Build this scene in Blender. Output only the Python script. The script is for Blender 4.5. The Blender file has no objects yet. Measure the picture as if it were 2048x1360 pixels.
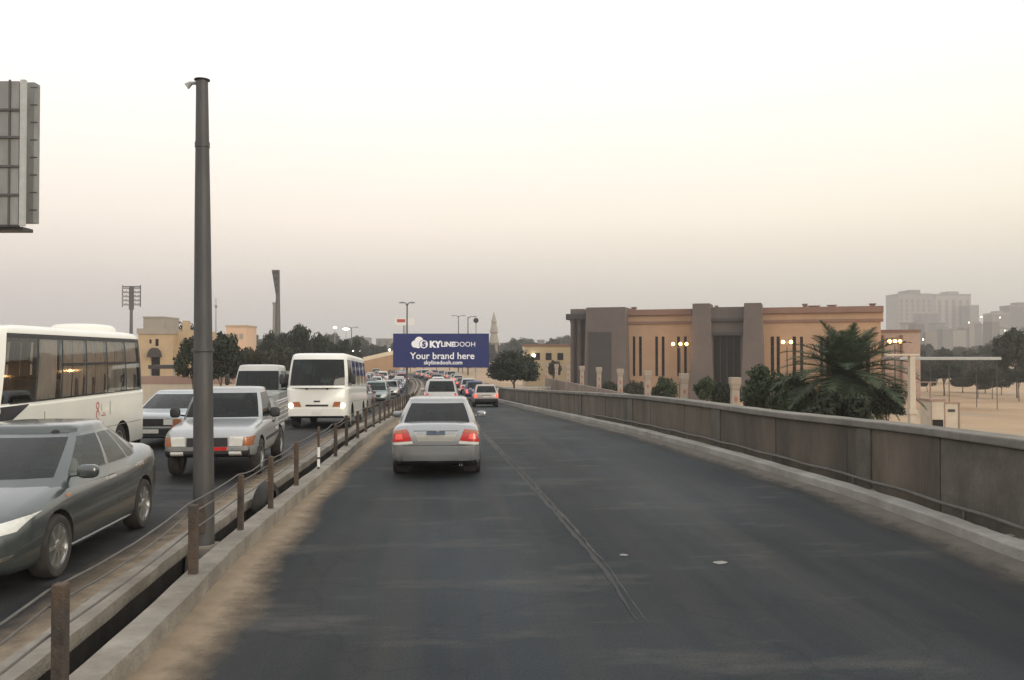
import bpy, bmesh, math, random
import numpy as np
from mathutils import Vector, Matrix
R = math.radians
rnd = random.Random(7)
SC = bpy.context.scene
COL = SC.collection

# ---------------------------------------------------------------- camera
FPX, U0, V0, HOR, CAMH = 1750.0, 1024.0, 680.0, 709.0, 2.3
PITCH = math.atan((HOR - V0) / FPX)
cd = bpy.data.cameras.new('camera'); cam = bpy.data.objects.new('camera', cd); COL.objects.link(cam)
cd.sensor_width = 36.0; cd.lens = 36.0 * FPX / 2048.0; cd.clip_start = 0.05; cd.clip_end = 6000
cam.location = (0, 0, CAMH); cam.rotation_euler = (R(90) + PITCH, 0, 0)
SC.camera = cam

# ---------------------------------------------------------------- sky, sun, exposure
SUN_EL, SUN_AZ = 15.0, 138.0        # low glow behind the camera, azimuth clockwise from +Y
W = bpy.data.worlds.new('World'); SC.world = W; W.use_nodes = True
wn, wl = W.node_tree.nodes, W.node_tree.links
bg = wn['Background']
tc = wn.new('ShaderNodeTexCoord'); sx = wn.new('ShaderNodeSeparateXYZ'); wl.new(tc.outputs['Generated'], sx.inputs[0])
rp = wn.new('ShaderNodeValToRGB'); wl.new(sx.outputs['Z'], rp.inputs['Fac'])
SKY = [(0.0, (.52, .51, .485)), (.045, (.63, .60, .56)), (.085, (.80, .735, .66)), (.115, (.94, .835, .725)), (.15, (1.08, .965, .83)),
       (.20, (1.12, 1.04, .915)), (.27, (1.14, 1.10, 1.02)), (.36, (1.20, 1.19, 1.15)), (1.0, (1.22, 1.22, 1.22))]
els = rp.color_ramp.elements
while len(els) > 1: els.remove(els[-1])
els[0].position = SKY[0][0]; els[0].color = SKY[0][1] + (1,)
for p_, c_ in SKY[1:]:
    e = els.new(p_); e.color = c_ + (1,)
skt = wn.new('ShaderNodeTexSky'); skt.sky_type = 'NISHITA'; skt.sun_disc = False
skt.sun_elevation = R(SUN_EL); skt.sun_rotation = R(SUN_AZ); skt.dust_density = 4.0; skt.air_density = 1.2
sm = wn.new('ShaderNodeVectorMath'); sm.operation = 'SCALE'; wl.new(skt.outputs[0], sm.inputs[0]); sm.inputs['Scale'].default_value = 0.012
sa = wn.new('ShaderNodeVectorMath'); sa.operation = 'ADD'; wl.new(rp.outputs[0], sa.inputs[0]); wl.new(sm.outputs[0], sa.inputs[1])
nz_ = wn.new('ShaderNodeTexNoise'); nz_.inputs['Scale'].default_value = 2.2; nz_.inputs['Detail'].default_value = 4
mp_ = wn.new('ShaderNodeMapping'); mp_.inputs['Scale'].default_value = (1, 1, 5); wl.new(tc.outputs['Generated'], mp_.inputs[0]); wl.new(mp_.outputs[0], nz_.inputs[0])
mr_ = wn.new('ShaderNodeMapRange'); wl.new(nz_.outputs['Fac'], mr_.inputs[0]); mr_.inputs[3].default_value = .955; mr_.inputs[4].default_value = 1.045
sv_ = wn.new('ShaderNodeVectorMath'); sv_.operation = 'SCALE'; wl.new(sa.outputs[0], sv_.inputs[0]); wl.new(mr_.outputs[0], sv_.inputs['Scale'])
tn_ = wn.new('ShaderNodeVectorMath'); tn_.operation = 'SCALE'; tn_.inputs[0].default_value = (-.016, .010, -.034); wl.new(sx.outputs['X'], tn_.inputs['Scale'])
s2_ = wn.new('ShaderNodeVectorMath'); s2_.operation = 'ADD'; wl.new(sv_.outputs[0], s2_.inputs[0]); wl.new(tn_.outputs[0], s2_.inputs[1])
wl.new(s2_.outputs[0], bg.inputs['Color']); bg.inputs['Strength'].default_value = 1.0
sd = bpy.data.lights.new('sun', 'SUN'); sd.energy = 1.35; sd.angle = R(25); sd.color = (1.0, .87, .73)
so = bpy.data.objects.new('sun', sd); COL.objects.link(so)
_d = Vector((math.sin(R(SUN_AZ)) * math.cos(R(SUN_EL)), math.cos(R(SUN_AZ)) * math.cos(R(SUN_EL)), math.sin(R(SUN_EL))))
so.rotation_euler = _d.to_track_quat('Z', 'Y').to_euler(); so.location = _d * 50
vs = SC.view_settings; vs.view_transform = 'Standard'; vs.look = 'None'; vs.exposure = 0.0; vs.gamma = 1.0
SC.cycles.use_denoising = True
SC.cycles.max_bounces = 6; SC.cycles.transparent_max_bounces = 16; SC.cycles.volume_bounces = 1
SC.cycles.diffuse_bounces = 3; SC.cycles.glossy_bounces = 3

# ---------------------------------------------------------------- helpers: pixels to places
def ray(u, v):
    a, b = (u - U0) / FPX, -(v - V0) / FPX
    c, s = math.cos(PITCH), math.sin(PITCH)
    return Vector((a, c - b * s, s + b * c))
def P(u, v, Y):
    d = ray(u, v); k = Y / d.y
    return Vector((d.x * k, Y, CAMH + d.z * k))
def mono(xs, ys):
    xs = np.array(xs, float); ys = np.array(ys, float); h = np.diff(xs); d = np.diff(ys) / h
    m = np.zeros(len(xs)); m[0], m[-1] = d[0], d[-1]
    for i in range(1, len(xs) - 1):
        m[i] = 0 if d[i - 1] * d[i] <= 0 else 2 * d[i - 1] * d[i] / (d[i - 1] + d[i])
    def f(x):
        x = float(min(max(x, xs[0]), xs[-1])); i = int(min(max(np.searchsorted(xs, x) - 1, 0), len(h) - 1))
        t = (x - xs[i]) / h[i]
        return float(ys[i] * (1 + 2 * t) * (1 - t) ** 2 + m[i] * h[i] * t * (1 - t) ** 2 + ys[i + 1] * t * t * (3 - 2 * t) + m[i + 1] * h[i] * t * t * (t - 1))
    return f
zroad = mono([-60, 20, 25, 35, 50, 62, 78, 95, 120, 3000], [0, 0, -.05, -.34, -.86, -1.28, -1.75, -2.0, -2.1, -2.1])
XL = mono([-60, 6.2, 9.65, 19.1, 30, 45, 80, 140, 180, 225, 300, 420, 1200], [1.8, -2.67, -3.0, -3.55, -4.22, -5.35, -8.5, -14.6, -23, -42, -84, -165, -700])
XR = mono([-60, 2, 9.56, 12.9, 17.8, 22, 28.6, 35, 44, 50, 61, 77, 100, 140, 180, 225, 300, 420, 1200], [6.2, 5.85, 5.60, 5.45, 4.84, 4.2, 3.3, 2.65, 1.75, 1.2, .2, -1.4, -3.7, -7.4, -15.0, -33.5, -75, -155, -690])
def G(u, v, dz=0.0):
    d = ray(u, v); lo, hi = 2.0, 400.0
    for _ in range(60):
        m = (lo + hi) / 2; z = CAMH + d.z / d.y * m
        if z > zroad(m) + dz: lo = m
        else: hi = m
    return Vector((d.x / d.y * lo, lo, zroad(lo) + dz))

# ---------------------------------------------------------------- helpers: objects
def tag(o, label=None, cat=None, group=None, kind=None):
    if label: o['label'] = label
    if cat: o['category'] = cat
    if group: o['group'] = group
    if kind: o['kind'] = kind
    return o
def empty(name, loc=(0, 0, 0), rz=0.0):
    o = bpy.data.objects.new(name, None); COL.objects.link(o); o.location = loc; o.rotation_euler = (0, 0, rz)
    o.empty_display_size = .3
    return o
def link(name, me, m, parent=None, loc=None):
    o = bpy.data.objects.new(name, me); COL.objects.link(o)
    if m is not None and not me.materials: me.materials.append(m)
    if parent is not None: o.parent = parent
    if loc is not None: o.location = loc
    return o
def copy_tree(o, parent=None):
    c = o.copy(); COL.objects.link(c); c.parent = parent
    for ch in list(o.children): copy_tree(ch, c)
    return c
class MB:
    def __init__(s): s.v = []; s.f = []
    def add(s, vs, fs):
        k = len(s.v); s.v += [tuple(p) for p in vs]; s.f += [tuple(k + i for i in f) for f in fs]; return s
    def box(s, x0, x1, y0, y1, z0, z1, M=None):
        c = [(x, y, z) for z in (z0, z1) for y in (y0, y1) for x in (x0, x1)]
        if M is not None: c = [M @ Vector(p) for p in c]
        return s.add(c, [(0, 2, 3, 1), (4, 5, 7, 6), (0, 1, 5, 4), (2, 6, 7, 3), (0, 4, 6, 2), (1, 3, 7, 5)])
    def cbox(s, cx, cy, z0, z1, wx, wy, tw=None):      # box with tapered top
        t = tw if tw else 1.0
        c = [(cx + i * wx / 2 * k, cy + j * wy / 2 * k, z) for z, k in ((z0, 1), (z1, t)) for j in (-1, 1) for i in (-1, 1)]
        return s.add(c, [(0, 2, 3, 1), (4, 5, 7, 6), (0, 1, 5, 4), (2, 6, 7, 3), (0, 4, 6, 2), (1, 3, 7, 5)])
    def tube(s, pts, rad, n=8, cap=True):
        pts = [Vector(p) for p in pts]; k0 = len(s.v)
        rads = rad if isinstance(rad, (list, tuple)) else [rad] * len(pts)
        for i, p in enumerate(pts):
            d = (pts[min(i + 1, len(pts) - 1)] - pts[max(i - 1, 0)])
            d = d.normalized() if d.length > 1e-9 else Vector((0, 0, 1))
            a = d.cross(Vector((0, 0, 1)) if abs(d.z) < .9 else Vector((1, 0, 0))).normalized(); b = d.cross(a)
            for j in range(n):
                t = 2 * math.pi * j / n
                s.v.append(tuple(p + (a * math.cos(t) + b * math.sin(t)) * rads[i]))
        for i in range(len(pts) - 1):
            for j in range(n):
                s.f.append((k0 + i * n + j, k0 + i * n + (j + 1) % n, k0 + (i + 1) * n + (j + 1) % n, k0 + (i + 1) * n + j))
        if cap:
            s.f.append(tuple(k0 + j for j in reversed(range(n)))); s.f.append(tuple(k0 + (len(pts) - 1) * n + j for j in range(n)))
        return s
    def lathe(s, prof, n=24, axis='z', close=False, c=(0, 0, 0)):
        k0 = len(s.v)
        for r, h in prof:
            for j in range(n):
                t = 2 * math.pi * j / n
                if axis == 'z': p = (r * math.cos(t), r * math.sin(t), h)
                elif axis == 'y': p = (r * math.cos(t), h, r * math.sin(t))
                else: p = (h, r * math.cos(t), r * math.sin(t))
                s.v.append((p[0] + c[0], p[1] + c[1], p[2] + c[2]))
        m = len(prof)
        for i in range(m if close else m - 1):
            for j in range(n):
                s.f.append((k0 + i * n + j, k0 + i * n + (j + 1) % n, k0 + ((i + 1) % m) * n + (j + 1) % n, k0 + ((i + 1) % m) * n + j))
        return s
    def prism(s, pts, h0, h1, plane='xz'):
        n = len(pts); k = len(s.v)
        for h in (h0, h1):
            for a, b in pts:
                s.v.append((a, h, b) if plane == 'xz' else (h, a, b) if plane == 'yz' else (a, b, h))
        s.f.append(tuple(k + i for i in range(n))); s.f.append(tuple(k + n + i for i in reversed(range(n))))
        for i in range(n): s.f.append((k + i, k + n + i, k + n + (i + 1) % n, k + (i + 1) % n))
        return s
    def mesh(s, name='m', smooth=None, fix=True):
        me = bpy.data.meshes.new(name); me.from_pydata(s.v, [], s.f); me.update()
        if fix:
            bm = bmesh.new(); bm.from_mesh(me); bmesh.ops.recalc_face_normals(bm, faces=bm.faces); bm.to_mesh(me); bm.free()
        if smooth is not None: shade(me, smooth)
        return me
    def build(s, name, m, parent=None, smooth=None, loc=None, fix=True):
        return link(name, s.mesh(name, smooth, fix), m, parent, loc)
def shade(me, ang=35):
    me.polygons.foreach_set('use_smooth', [True] * len(me.polygons))
    me.set_sharp_from_angle(angle=R(ang)); me.update()
def bevel(o, w=.02, seg=2):
    md = o.modifiers.new('bevel', 'BEVEL'); md.width = w; md.segments = seg; md.limit_method = 'ANGLE'; md.angle_limit = R(40)
    return o

# ---------------------------------------------------------------- materials
def mat(name, col, rough=.6, metal=0.0, var=.12, scale=2.0, bump=0.0, bscale=30.0, coat=0.0, emis=None, es=0.0, dirt=None, dirtf=.3, spec=.5, world=False, stretch=None):
    m = bpy.data.materials.new(name); m.use_nodes = True; nt = m.node_tree; N, L = nt.nodes, nt.links
    b = N['Principled BSDF']; b.inputs['Roughness'].default_value = rough; b.inputs['Metallic'].default_value = metal
    b.inputs['Coat Weight'].default_value = coat; b.inputs['Coat Roughness'].default_value = .12
    b.inputs['Specular IOR Level'].default_value = spec
    if emis: b.inputs['Emission Color'].default_value = tuple(emis) + (1,); b.inputs['Emission Strength'].default_value = es
    if world:
        g = N.new('ShaderNodeNewGeometry'); src = g.outputs['Position']
    else:
        t = N.new('ShaderNodeTexCoord'); src = t.outputs['Object']
    if stretch:
        mp = N.new('ShaderNodeMapping'); mp.inputs['Scale'].default_value = stretch; L.new(src, mp.inputs[0]); src = mp.outputs[0]
    if var > 0:
        n = N.new('ShaderNodeTexNoise'); n.inputs['Scale'].default_value = scale; n.inputs['Detail'].default_value = 6; n.inputs['Roughness'].default_value = .65
        L.new(src, n.inputs['Vector'])
        r = N.new('ShaderNodeValToRGB'); L.new(n.outputs['Fac'], r.inputs[0])
        r.color_ramp.elements[0].position = .3; r.color_ramp.elements[1].position = .72
        r.color_ramp.elements[0].color = tuple(c * (1 - var) for c in col) + (1,)
        r.color_ramp.elements[1].color = tuple(min(1, c * (1 + var)) for c in col) + (1,)
        out = r.outputs[0]
        if dirt:
            n2 = N.new('ShaderNodeTexNoise'); n2.inputs['Scale'].default_value = scale * .35; n2.inputs['Detail'].default_value = 8; n2.inputs['Roughness'].default_value = .7
            L.new(src, n2.inputs['Vector'])
            r2 = N.new('ShaderNodeValToRGB'); L.new(n2.outputs['Fac'], r2.inputs[0]); r2.color_ramp.elements[0].position = .42; r2.color_ramp.elements[1].position = .66
            mu = N.new('ShaderNodeMath'); mu.operation = 'MULTIPLY'; mu.inputs[1].default_value = dirtf; L.new(r2.outputs[0], mu.inputs[0])
            mx = N.new('ShaderNodeMix'); mx.data_type = 'RGBA'; L.new(mu.outputs[0], mx.inputs['Factor']); L.new(out, mx.inputs[6]); mx.inputs[7].default_value = tuple(dirt) + (1,)
            out = mx.outputs[2]
        L.new(out, b.inputs['Base Color'])
    else: b.inputs['Base Color'].default_value = tuple(col) + (1,)
    if bump > 0:
        n3 = N.new('ShaderNodeTexNoise'); n3.inputs['Scale'].default_value = bscale; n3.inputs['Detail'].default_value = 5; L.new(src, n3.inputs['Vector'])
        bp = N.new('ShaderNodeBump'); bp.inputs['Strength'].default_value = bump; bp.inputs['Distance'].default_value = .02
        L.new(n3.outputs['Fac'], bp.inputs['Height']); L.new(bp.outputs[0], b.inputs['Normal'])
    return m
def glass(name, tint, rough=.03, ior=1.42):
    m = bpy.data.materials.new(name); m.use_nodes = True; nt = m.node_tree; N, L = nt.nodes, nt.links
    N.remove(N['Principled BSDF']); o = N['Material Output']
    t = N.new('ShaderNodeBsdfTransparent'); t.inputs[0].default_value = tuple(tint) + (1,)
    g = N.new('ShaderNodeBsdfGlossy'); g.inputs['Roughness'].default_value = rough; g.inputs['Color'].default_value = (.9, .92, .9, 1)
    f = N.new('ShaderNodeFresnel'); f.inputs['IOR'].default_value = ior
    mx = N.new('ShaderNodeMixShader'); L.new(f.outputs[0], mx.inputs[0]); L.new(t.outputs[0], mx.inputs[1]); L.new(g.outputs[0], mx.inputs[2]); L.new(mx.outputs[0], o.inputs[0])
    return m
def leafmat(name, c1, c2):
    m = bpy.data.materials.new(name); m.use_nodes = True; nt = m.node_tree; N, L = nt.nodes, nt.links
    b = N['Principled BSDF']; b.inputs['Roughness'].default_value = .7; b.inputs['Specular IOR Level'].default_value = .25
    g = N.new('ShaderNodeNewGeometry'); n = N.new('ShaderNodeTexNoise'); n.inputs['Scale'].default_value = .9; n.inputs['Detail'].default_value = 3
    L.new(g.outputs['Position'], n.inputs['Vector'])
    ad = N.new('ShaderNodeMath'); ad.operation = 'MULTIPLY_ADD'; ad.inputs[1].default_value = .35; L.new(g.outputs['Random Per Island'], ad.inputs[0]); L.new(n.outputs['Fac'], ad.inputs[2])
    r = N.new('ShaderNodeValToRGB'); L.new(ad.outputs[0], r.inputs[0]); r.color_ramp.elements[0].position = .45; r.color_ramp.elements[1].position = .85
    r.color_ramp.elements[0].color = c1 + (1,); r.color_ramp.elements[1].color = c2 + (1,)
    L.new(r.outputs[0], b.inputs['Base Color'])
    tr = N.new('ShaderNodeBsdfTranslucent'); L.new(r.outputs[0], tr.inputs[0])
    mx = N.new('ShaderNodeMixShader'); mx.inputs[0].default_value = .25; L.new(b.outputs[0], mx.inputs[1]); L.new(tr.outputs[0], mx.inputs[2]); L.new(mx.outputs[0], N['Material Output'].inputs[0])
    return m
DUST = (.34, .28, .21)
M = {}
M['concrete'] = mat('concrete', (.22, .205, .185), .88, var=.22, scale=1.3, bump=.5, bscale=25, dirt=(.12, .105, .09), dirtf=.55, world=True)
M['kerb'] = mat('kerb_concrete', (.25, .227, .192), .9, var=.3, scale=2.2, bump=.8, bscale=26, dirt=(.105, .085, .062), dirtf=.75, world=True)
M['rust'] = mat('rusty_steel', (.055, .046, .038), .85, var=.45, scale=9, bump=.6, bscale=60, dirt=(.13, .07, .035), dirtf=.6, world=True)
M['wire'] = mat('weathered_wire', (.10, .092, .082), .7, var=.3, scale=5, world=True)
M['pole'] = mat('pole_steel', (.072, .072, .074), .55, metal=.3, var=.25, scale=2.5, bump=.15, bscale=40, dirt=(.115, .095, .075), dirtf=.45, world=True, stretch=(3, 3, .6))
M['galv'] = mat('galvanised_steel', (.30, .31, .31), .5, metal=.5, var=.18, scale=3)
M['dark'] = mat('dark_plastic', (.022, .022, .024), .55, var=.2, scale=8)
M['under'] = mat('underbody', (.018, .017, .016), .9, var=.2, scale=6)
M['rubber'] = mat('tyre_rubber', (.026, .025, .024), .85, var=.25, scale=9, dirt=(.09, .075, .06), dirtf=.35)
M['rim'] = mat('alloy_rim', (.62, .62, .60), .28, metal=.9, var=.1, scale=6)
M['rim_steel'] = mat('steel_rim', (.28, .28, .27), .5, metal=.6, var=.2, scale=6)
M['chrome'] = mat('chrome_trim', (.75, .75, .74), .15, metal=1.0, var=.05)
M['seat'] = mat('seat_cloth', (.05, .052, .055), .9, var=.2, scale=10)
M['seatg'] = mat('seat_cloth_grey', (.20, .19, .175), .9, var=.2, scale=10)
M['glass'] = glass('tinted_glass', (.17, .215, .22))
M['glassd'] = glass('dark_glass', (.09, .12, .12), .10)
M['glassc'] = glass('clear_glass', (.58, .62, .60))
M['glassb'] = glass('bus_glass', (.92, .90, .88), .04, 1.8)
M['lens'] = mat('lamp_lens', (.62, .62, .58), .12, var=.1, scale=14, coat=.6)
M['amber'] = mat('amber_lens', (.34, .12, .05), .2, var=.1, scale=14, coat=.5)
M['red'] = mat('red_lens', (.36, .022, .022), .2, var=.25, scale=12, coat=.5, emis=(1, .05, .03), es=.12)
M['redlit'] = mat('red_lens_lit', (.45, .03, .02), .25, var=.0, coat=.5, emis=(1, .12, .08), es=1.6)
M['lit'] = mat('lit_headlamp', (.9, .85, .7), .2, var=.0, emis=(1, .82, .52), es=9)
M['lamp'] = mat('lit_globe', (.9, .8, .6), .3, var=0, emis=(1, .50, .15), es=6)
M['lampw'] = mat('lit_white_lamp', (.9, .9, .85), .3, var=0, emis=(1, .93, .8), es=10)
M['plate'] = mat('number_plate', (.62, .61, .57), .5, var=.25, scale=30)
M['plateb'] = mat('blue_number_plate', (.06, .085, .12), .5, var=.15, scale=20)
M['skin'] = mat('skin', (.33, .2, .135), .6, var=.1, scale=9)
M['hair'] = mat('hair', (.015, .012, .01), .7, var=.2, scale=20)
M['shirtb'] = mat('dark_shirt', (.035, .04, .06), .9, var=.2, scale=9)
M['shirtw'] = mat('pale_shirt', (.42, .42, .40), .9, var=.15, scale=9)
def paint(name, col, metal=.3, rough=.34, dust=.3, coat=.7):
    return mat(name, col, rough, metal=metal, var=.05, scale=1.2, coat=coat, dirt=DUST, dirtf=dust, bump=.04, bscale=6)
# ---------------------------------------------------------------- the setting
YS = [-14, -8, -4] + [i * 1.0 for i in range(0, 60)] + [60 + 3 * i for i in range(0, 30)] + [150 + 15 * i for i in range(0, 19)] + [450, 600, 800, 1000, 1200]
def strip(name, m, fa, fb, za, zb=None, ys=YS, kind='structure', n=1, thick=0.0):
    """sheet between two lines fa(Y), fb(Y); za/zb heights above the road profile"""
    zb = za if zb is None else zb; mb = MB(); v = []; f = []
    for Y in ys:
        for k in range(n + 1):
            t = k / n; v.append((fa(Y) * (1 - t) + fb(Y) * t, Y, zroad(Y) + za * (1 - t) + zb * t))
    for i in range(len(ys) - 1):
        for k in range(n):
            a = i * (n + 1) + k; f.append((a, a + 1, a + n + 2, a + n + 1))
    mb.add(v, f); o = mb.build(name, m, fix=False); at = o.data.attributes.new('wear', 'FLOAT', 'POINT')
    def wear(t): return .15 + .85 * max(math.exp(-((t - .30) / .13) ** 2), .75 * math.exp(-((t - .66) / .12) ** 2))
    at.data.foreach_set('value', [wear(k / n) for Y in ys for k in range(n + 1)]); return tag(o, kind=kind)
def beam(mb, fa, fb, z0, z1, ys, jit=0.0, seed=1, ex_=None, both=False):
    """closed box beam between lines fa, fb and heights z0..z1 above the road"""
    rr = random.Random(seed); k0 = len(mb.v)
    for Y in ys:
        j = [rr.uniform(-jit, jit) for _ in range(4)]; z = zroad(Y); e = ex_(Y) if ex_ else 0
        zl = z + z0 + (e if both else 0); mb.v += [(fa(Y) + j[0], Y, zl), (fb(Y) + j[1], Y, zl), (fb(Y) + j[1], Y, z + z1 + e + j[2] * .6), (fa(Y) + j[0], Y, z + z1 + e + j[3] * .6)]
    n = len(ys)
    for i in range(n - 1):
        for k in range(4):
            a, b = k0 + i * 4 + k, k0 + i * 4 + (k + 1) % 4; mb.f.append((a, b, b + 4, a + 4))
    mb.f.append(tuple(k0 + k for k in (3, 2, 1, 0))); mb.f.append(tuple(k0 + (n - 1) * 4 + k for k in range(4)))
    return mb

def asphalt(name, base, warm):
    m = bpy.data.materials.new(name); m.use_nodes = True; nt = m.node_tree; N, L = nt.nodes, nt.links; b = N['Principled BSDF']
    g = N.new('ShaderNodeNewGeometry'); sh = N.new('ShaderNodeMapping'); sh.inputs['Rotation'].default_value = (0, 0, R(-4)); L.new(g.outputs['Position'], sh.inputs[0])
    def noise(scale, st, det=6, ro=.6):
        mp = N.new('ShaderNodeMapping'); mp.inputs['Scale'].default_value = st; L.new(sh.outputs[0], mp.inputs[0])
        n = N.new('ShaderNodeTexNoise'); n.inputs['Scale'].default_value = scale; n.inputs['Detail'].default_value = det; n.inputs['Roughness'].default_value = ro; L.new(mp.outputs[0], n.inputs[0]); return n.outputs['Fac']
    def ramp(f, a, b2, ca, cb):
        r = N.new('ShaderNodeValToRGB'); L.new(f, r.inputs[0]); r.color_ramp.elements[0].position = a; r.color_ramp.elements[1].position = b2
        r.color_ramp.elements[0].color = ca + (1,); r.color_ramp.elements[1].color = cb + (1,); return r.outputs[0]
    def mix(f, a, c, fac=None, mode='MIX'):
        x = N.new('ShaderNodeMix'); x.data_type = 'RGBA'; x.blend_type = mode
        if f is None: x.inputs['Factor'].default_value = fac
        else: L.new(f, x.inputs['Factor'])
        for s_, i in ((a, 6), (c, 7)):
            if isinstance(s_, tuple): x.inputs[i].default_value = s_ + (1,)
            else: L.new(s_, x.inputs[i])
        return x.outputs[2]
    big = ramp(noise(.30, (1, .55, 1), 5, .55), .34, .66, tuple(c * .50 for c in base), tuple(c * 1.35 for c in base))
    trk = ramp(noise(1.5, (1, .035, 1), 5), .42, .68, (0, 0, 0), (.65, .65, .65))
    wa_ = N.new('ShaderNodeAttribute'); wa_.attribute_name = 'wear'; wm_ = N.new('ShaderNodeMapRange'); L.new(wa_.outputs['Fac'], wm_.inputs[0]); wm_.inputs[3].default_value = .70; wm_.inputs[4].default_value = 1.22
    c0 = mix(trk, big, warm); vm_ = N.new('ShaderNodeVectorMath'); vm_.operation = 'SCALE'; L.new(c0, vm_.inputs[0]); L.new(wm_.outputs[0], vm_.inputs['Scale']); c = vm_.outputs[0]
    blot = ramp(noise(.55, (.6, 1.6, 1), 7, .68), .54, .70, (0, 0, 0), (.9, .9, .9))
    c1 = mix(blot, c, tuple(x * 1.75 for x in warm))
    wear = ramp(noise(1.6, (.35, 3.2, 1), 6, .7), .63, .74, (0, 0, 0), (.45, .45, .45))
    c2 = mix(wear, c1, tuple(x * 2.3 for x in warm))
    fin = ramp(noise(55, (1, 1, 1), 3), .3, .75, (.6, .6, .6), (1.45, 1.45, 1.45))
    c3 = mix(None, c2, fin, 1.0, 'MULTIPLY')
    vo = N.new('ShaderNodeTexVoronoi'); vo.feature = 'DISTANCE_TO_EDGE'; vo.inputs['Scale'].default_value = .42
    wn_ = N.new('ShaderNodeTexNoise'); wn_.inputs['Scale'].default_value = 1.3; wn_.inputs['Detail'].default_value = 5; L.new(sh.outputs[0], wn_.inputs[0])
    wp_ = N.new('ShaderNodeVectorMath'); wp_.operation = 'MULTIPLY_ADD'; L.new(wn_.outputs['Color'], wp_.inputs[0]); wp_.inputs[1].default_value = (1.1, 1.1, 0); L.new(sh.outputs[0], wp_.inputs[2]); L.new(wp_.outputs[0], vo.inputs['Vector'])
    ck = ramp(vo.outputs['Distance'], .002, .010, (.80, .80, .80), (1, 1, 1))
    c3 = mix(None, c3, ck, 1.0, 'MULTIPLY')
    L.new(c3, b.inputs['Base Color'])
    rr = N.new('ShaderNodeMapRange'); L.new(noise(.7, (1, .35, 1)), rr.inputs[0]); rr.inputs[3].default_value = .62; rr.inputs[4].default_value = .9; L.new(rr.outputs[0], b.inputs['Roughness'])
    b.inputs['Specular IOR Level'].default_value = .22
    bp = N.new('ShaderNodeBump'); bp.inputs['Strength'].default_value = .35; bp.inputs['Distance'].default_value = .012; L.new(noise(45, (1, 1, 1), 4), bp.inputs['Height']); L.new(bp.outputs[0], b.inputs['Normal'])
    return m
M['asphalt'] = asphalt('asphalt', (.0205, .0265, .0310), (.0395, .0385, .0360))
M['asphalt2'] = asphalt('asphalt_opposite', (.027, .029, .033), (.040, .039, .038))

def ground_mat():
    m = bpy.data.materials.new('dusty_ground'); m.use_nodes = True; nt = m.node_tree; N, L = nt.nodes, nt.links; b = N['Principled BSDF']; b.inputs['Roughness'].default_value = .95
    g = N.new('ShaderNodeNewGeometry')
    def nz(s, d=6):
        n = N.new('ShaderNodeTexNoise'); n.inputs['Scale'].default_value = s; n.inputs['Detail'].default_value = d; L.new(g.outputs['Position'], n.inputs[0]); return n.outputs['Fac']
    r = N.new('ShaderNodeValToRGB'); L.new(nz(.12), r.inputs[0]); r.color_ramp.elements[0].position = .35; r.color_ramp.elements[1].position = .68
    r.color_ramp.elements[0].color = (.33, .215, .12, 1); r.color_ramp.elements[1].color = (.42, .295, .18, 1)
    r2 = N.new('ShaderNodeValToRGB'); L.new(nz(.035, 4), r2.inputs[0]); r2.color_ramp.elements[0].position = .56; r2.color_ramp.elements[1].position = .66
    mx = N.new('ShaderNodeMix'); mx.data_type = 'RGBA'; L.new(r2.outputs[0], mx.inputs['Factor']); L.new(r.outputs[0], mx.inputs[6]); mx.inputs[7].default_value = (.26, .215, .16, 1)
    L.new(mx.outputs[2], b.inputs['Base Color'])
    bp = N.new('ShaderNodeBump'); bp.inputs['Strength'].default_value = .4; bp.inputs['Distance'].default_value = .05; L.new(nz(6), bp.inputs['Height']); L.new(bp.outputs[0], b.inputs['Normal'])
    return m
M['ground'] = ground_mat()
GR = -3.7
def sstep(a, b, x):
    t = min(max((x - a) / (b - a), 0), 1); return t * t * (3 - 2 * t)
def zground(x, y):
    if y < 70: lo, hi = -11.0, -6.0
    else:
        k = sstep(70, 105, y); lo, hi = -11 + k * (XR(y) + 12), -6 + k * (XR(y) + 24)
    low = GR if y < 190 else GR + (GR * -1 - 2.25 + 0) * sstep(190, 330, y) * .9
    t = sstep(lo, hi, x)
    return (zroad(y) - .22) * (1 - t) + low * t
def build_ground():
    xs = [-1250, -800, -500, -300, -200, -140, -100, -75, -60] + [-50 + 2.5 * i for i in range(0, 45)] + [65, 75, 90, 110, 140, 200, 300, 500, 800, 1250]
    ys = [-60, -20, -6] + [i * 3.0 for i in range(0, 72)] + [220, 240, 260, 290, 330, 400, 500, 650, 800, 1000, 1250]
    v = [(x, y, zground(x, y)) for y in ys for x in xs]; n = len(xs); f = []
    for j in range(len(ys) - 1):
        for i in range(n - 1): a = j * n + i; f.append((a, a + 1, a + n + 1, a + n))
    o = MB().add(v, f).build('ground', M['ground'], smooth=60); tag(o, kind='structure')
build_ground()
# carriageways
strip('road', M['asphalt'], XL, XR, 0.0, n=24)
XO0 = lambda Y: XL(Y) - 1.00
XO1 = lambda Y: XL(Y) - 9.6
strip('opposite_road', M['asphalt2'], XO1, XO0, 0.0, n=24)
YK = [y for y in YS if y <= 300]
YKf = [-8 + .5 * i for i in range(0, 80)] + [32 + 2 * i for i in range(0, 60)] + [150 + 10 * i for i in range(16)]
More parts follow.
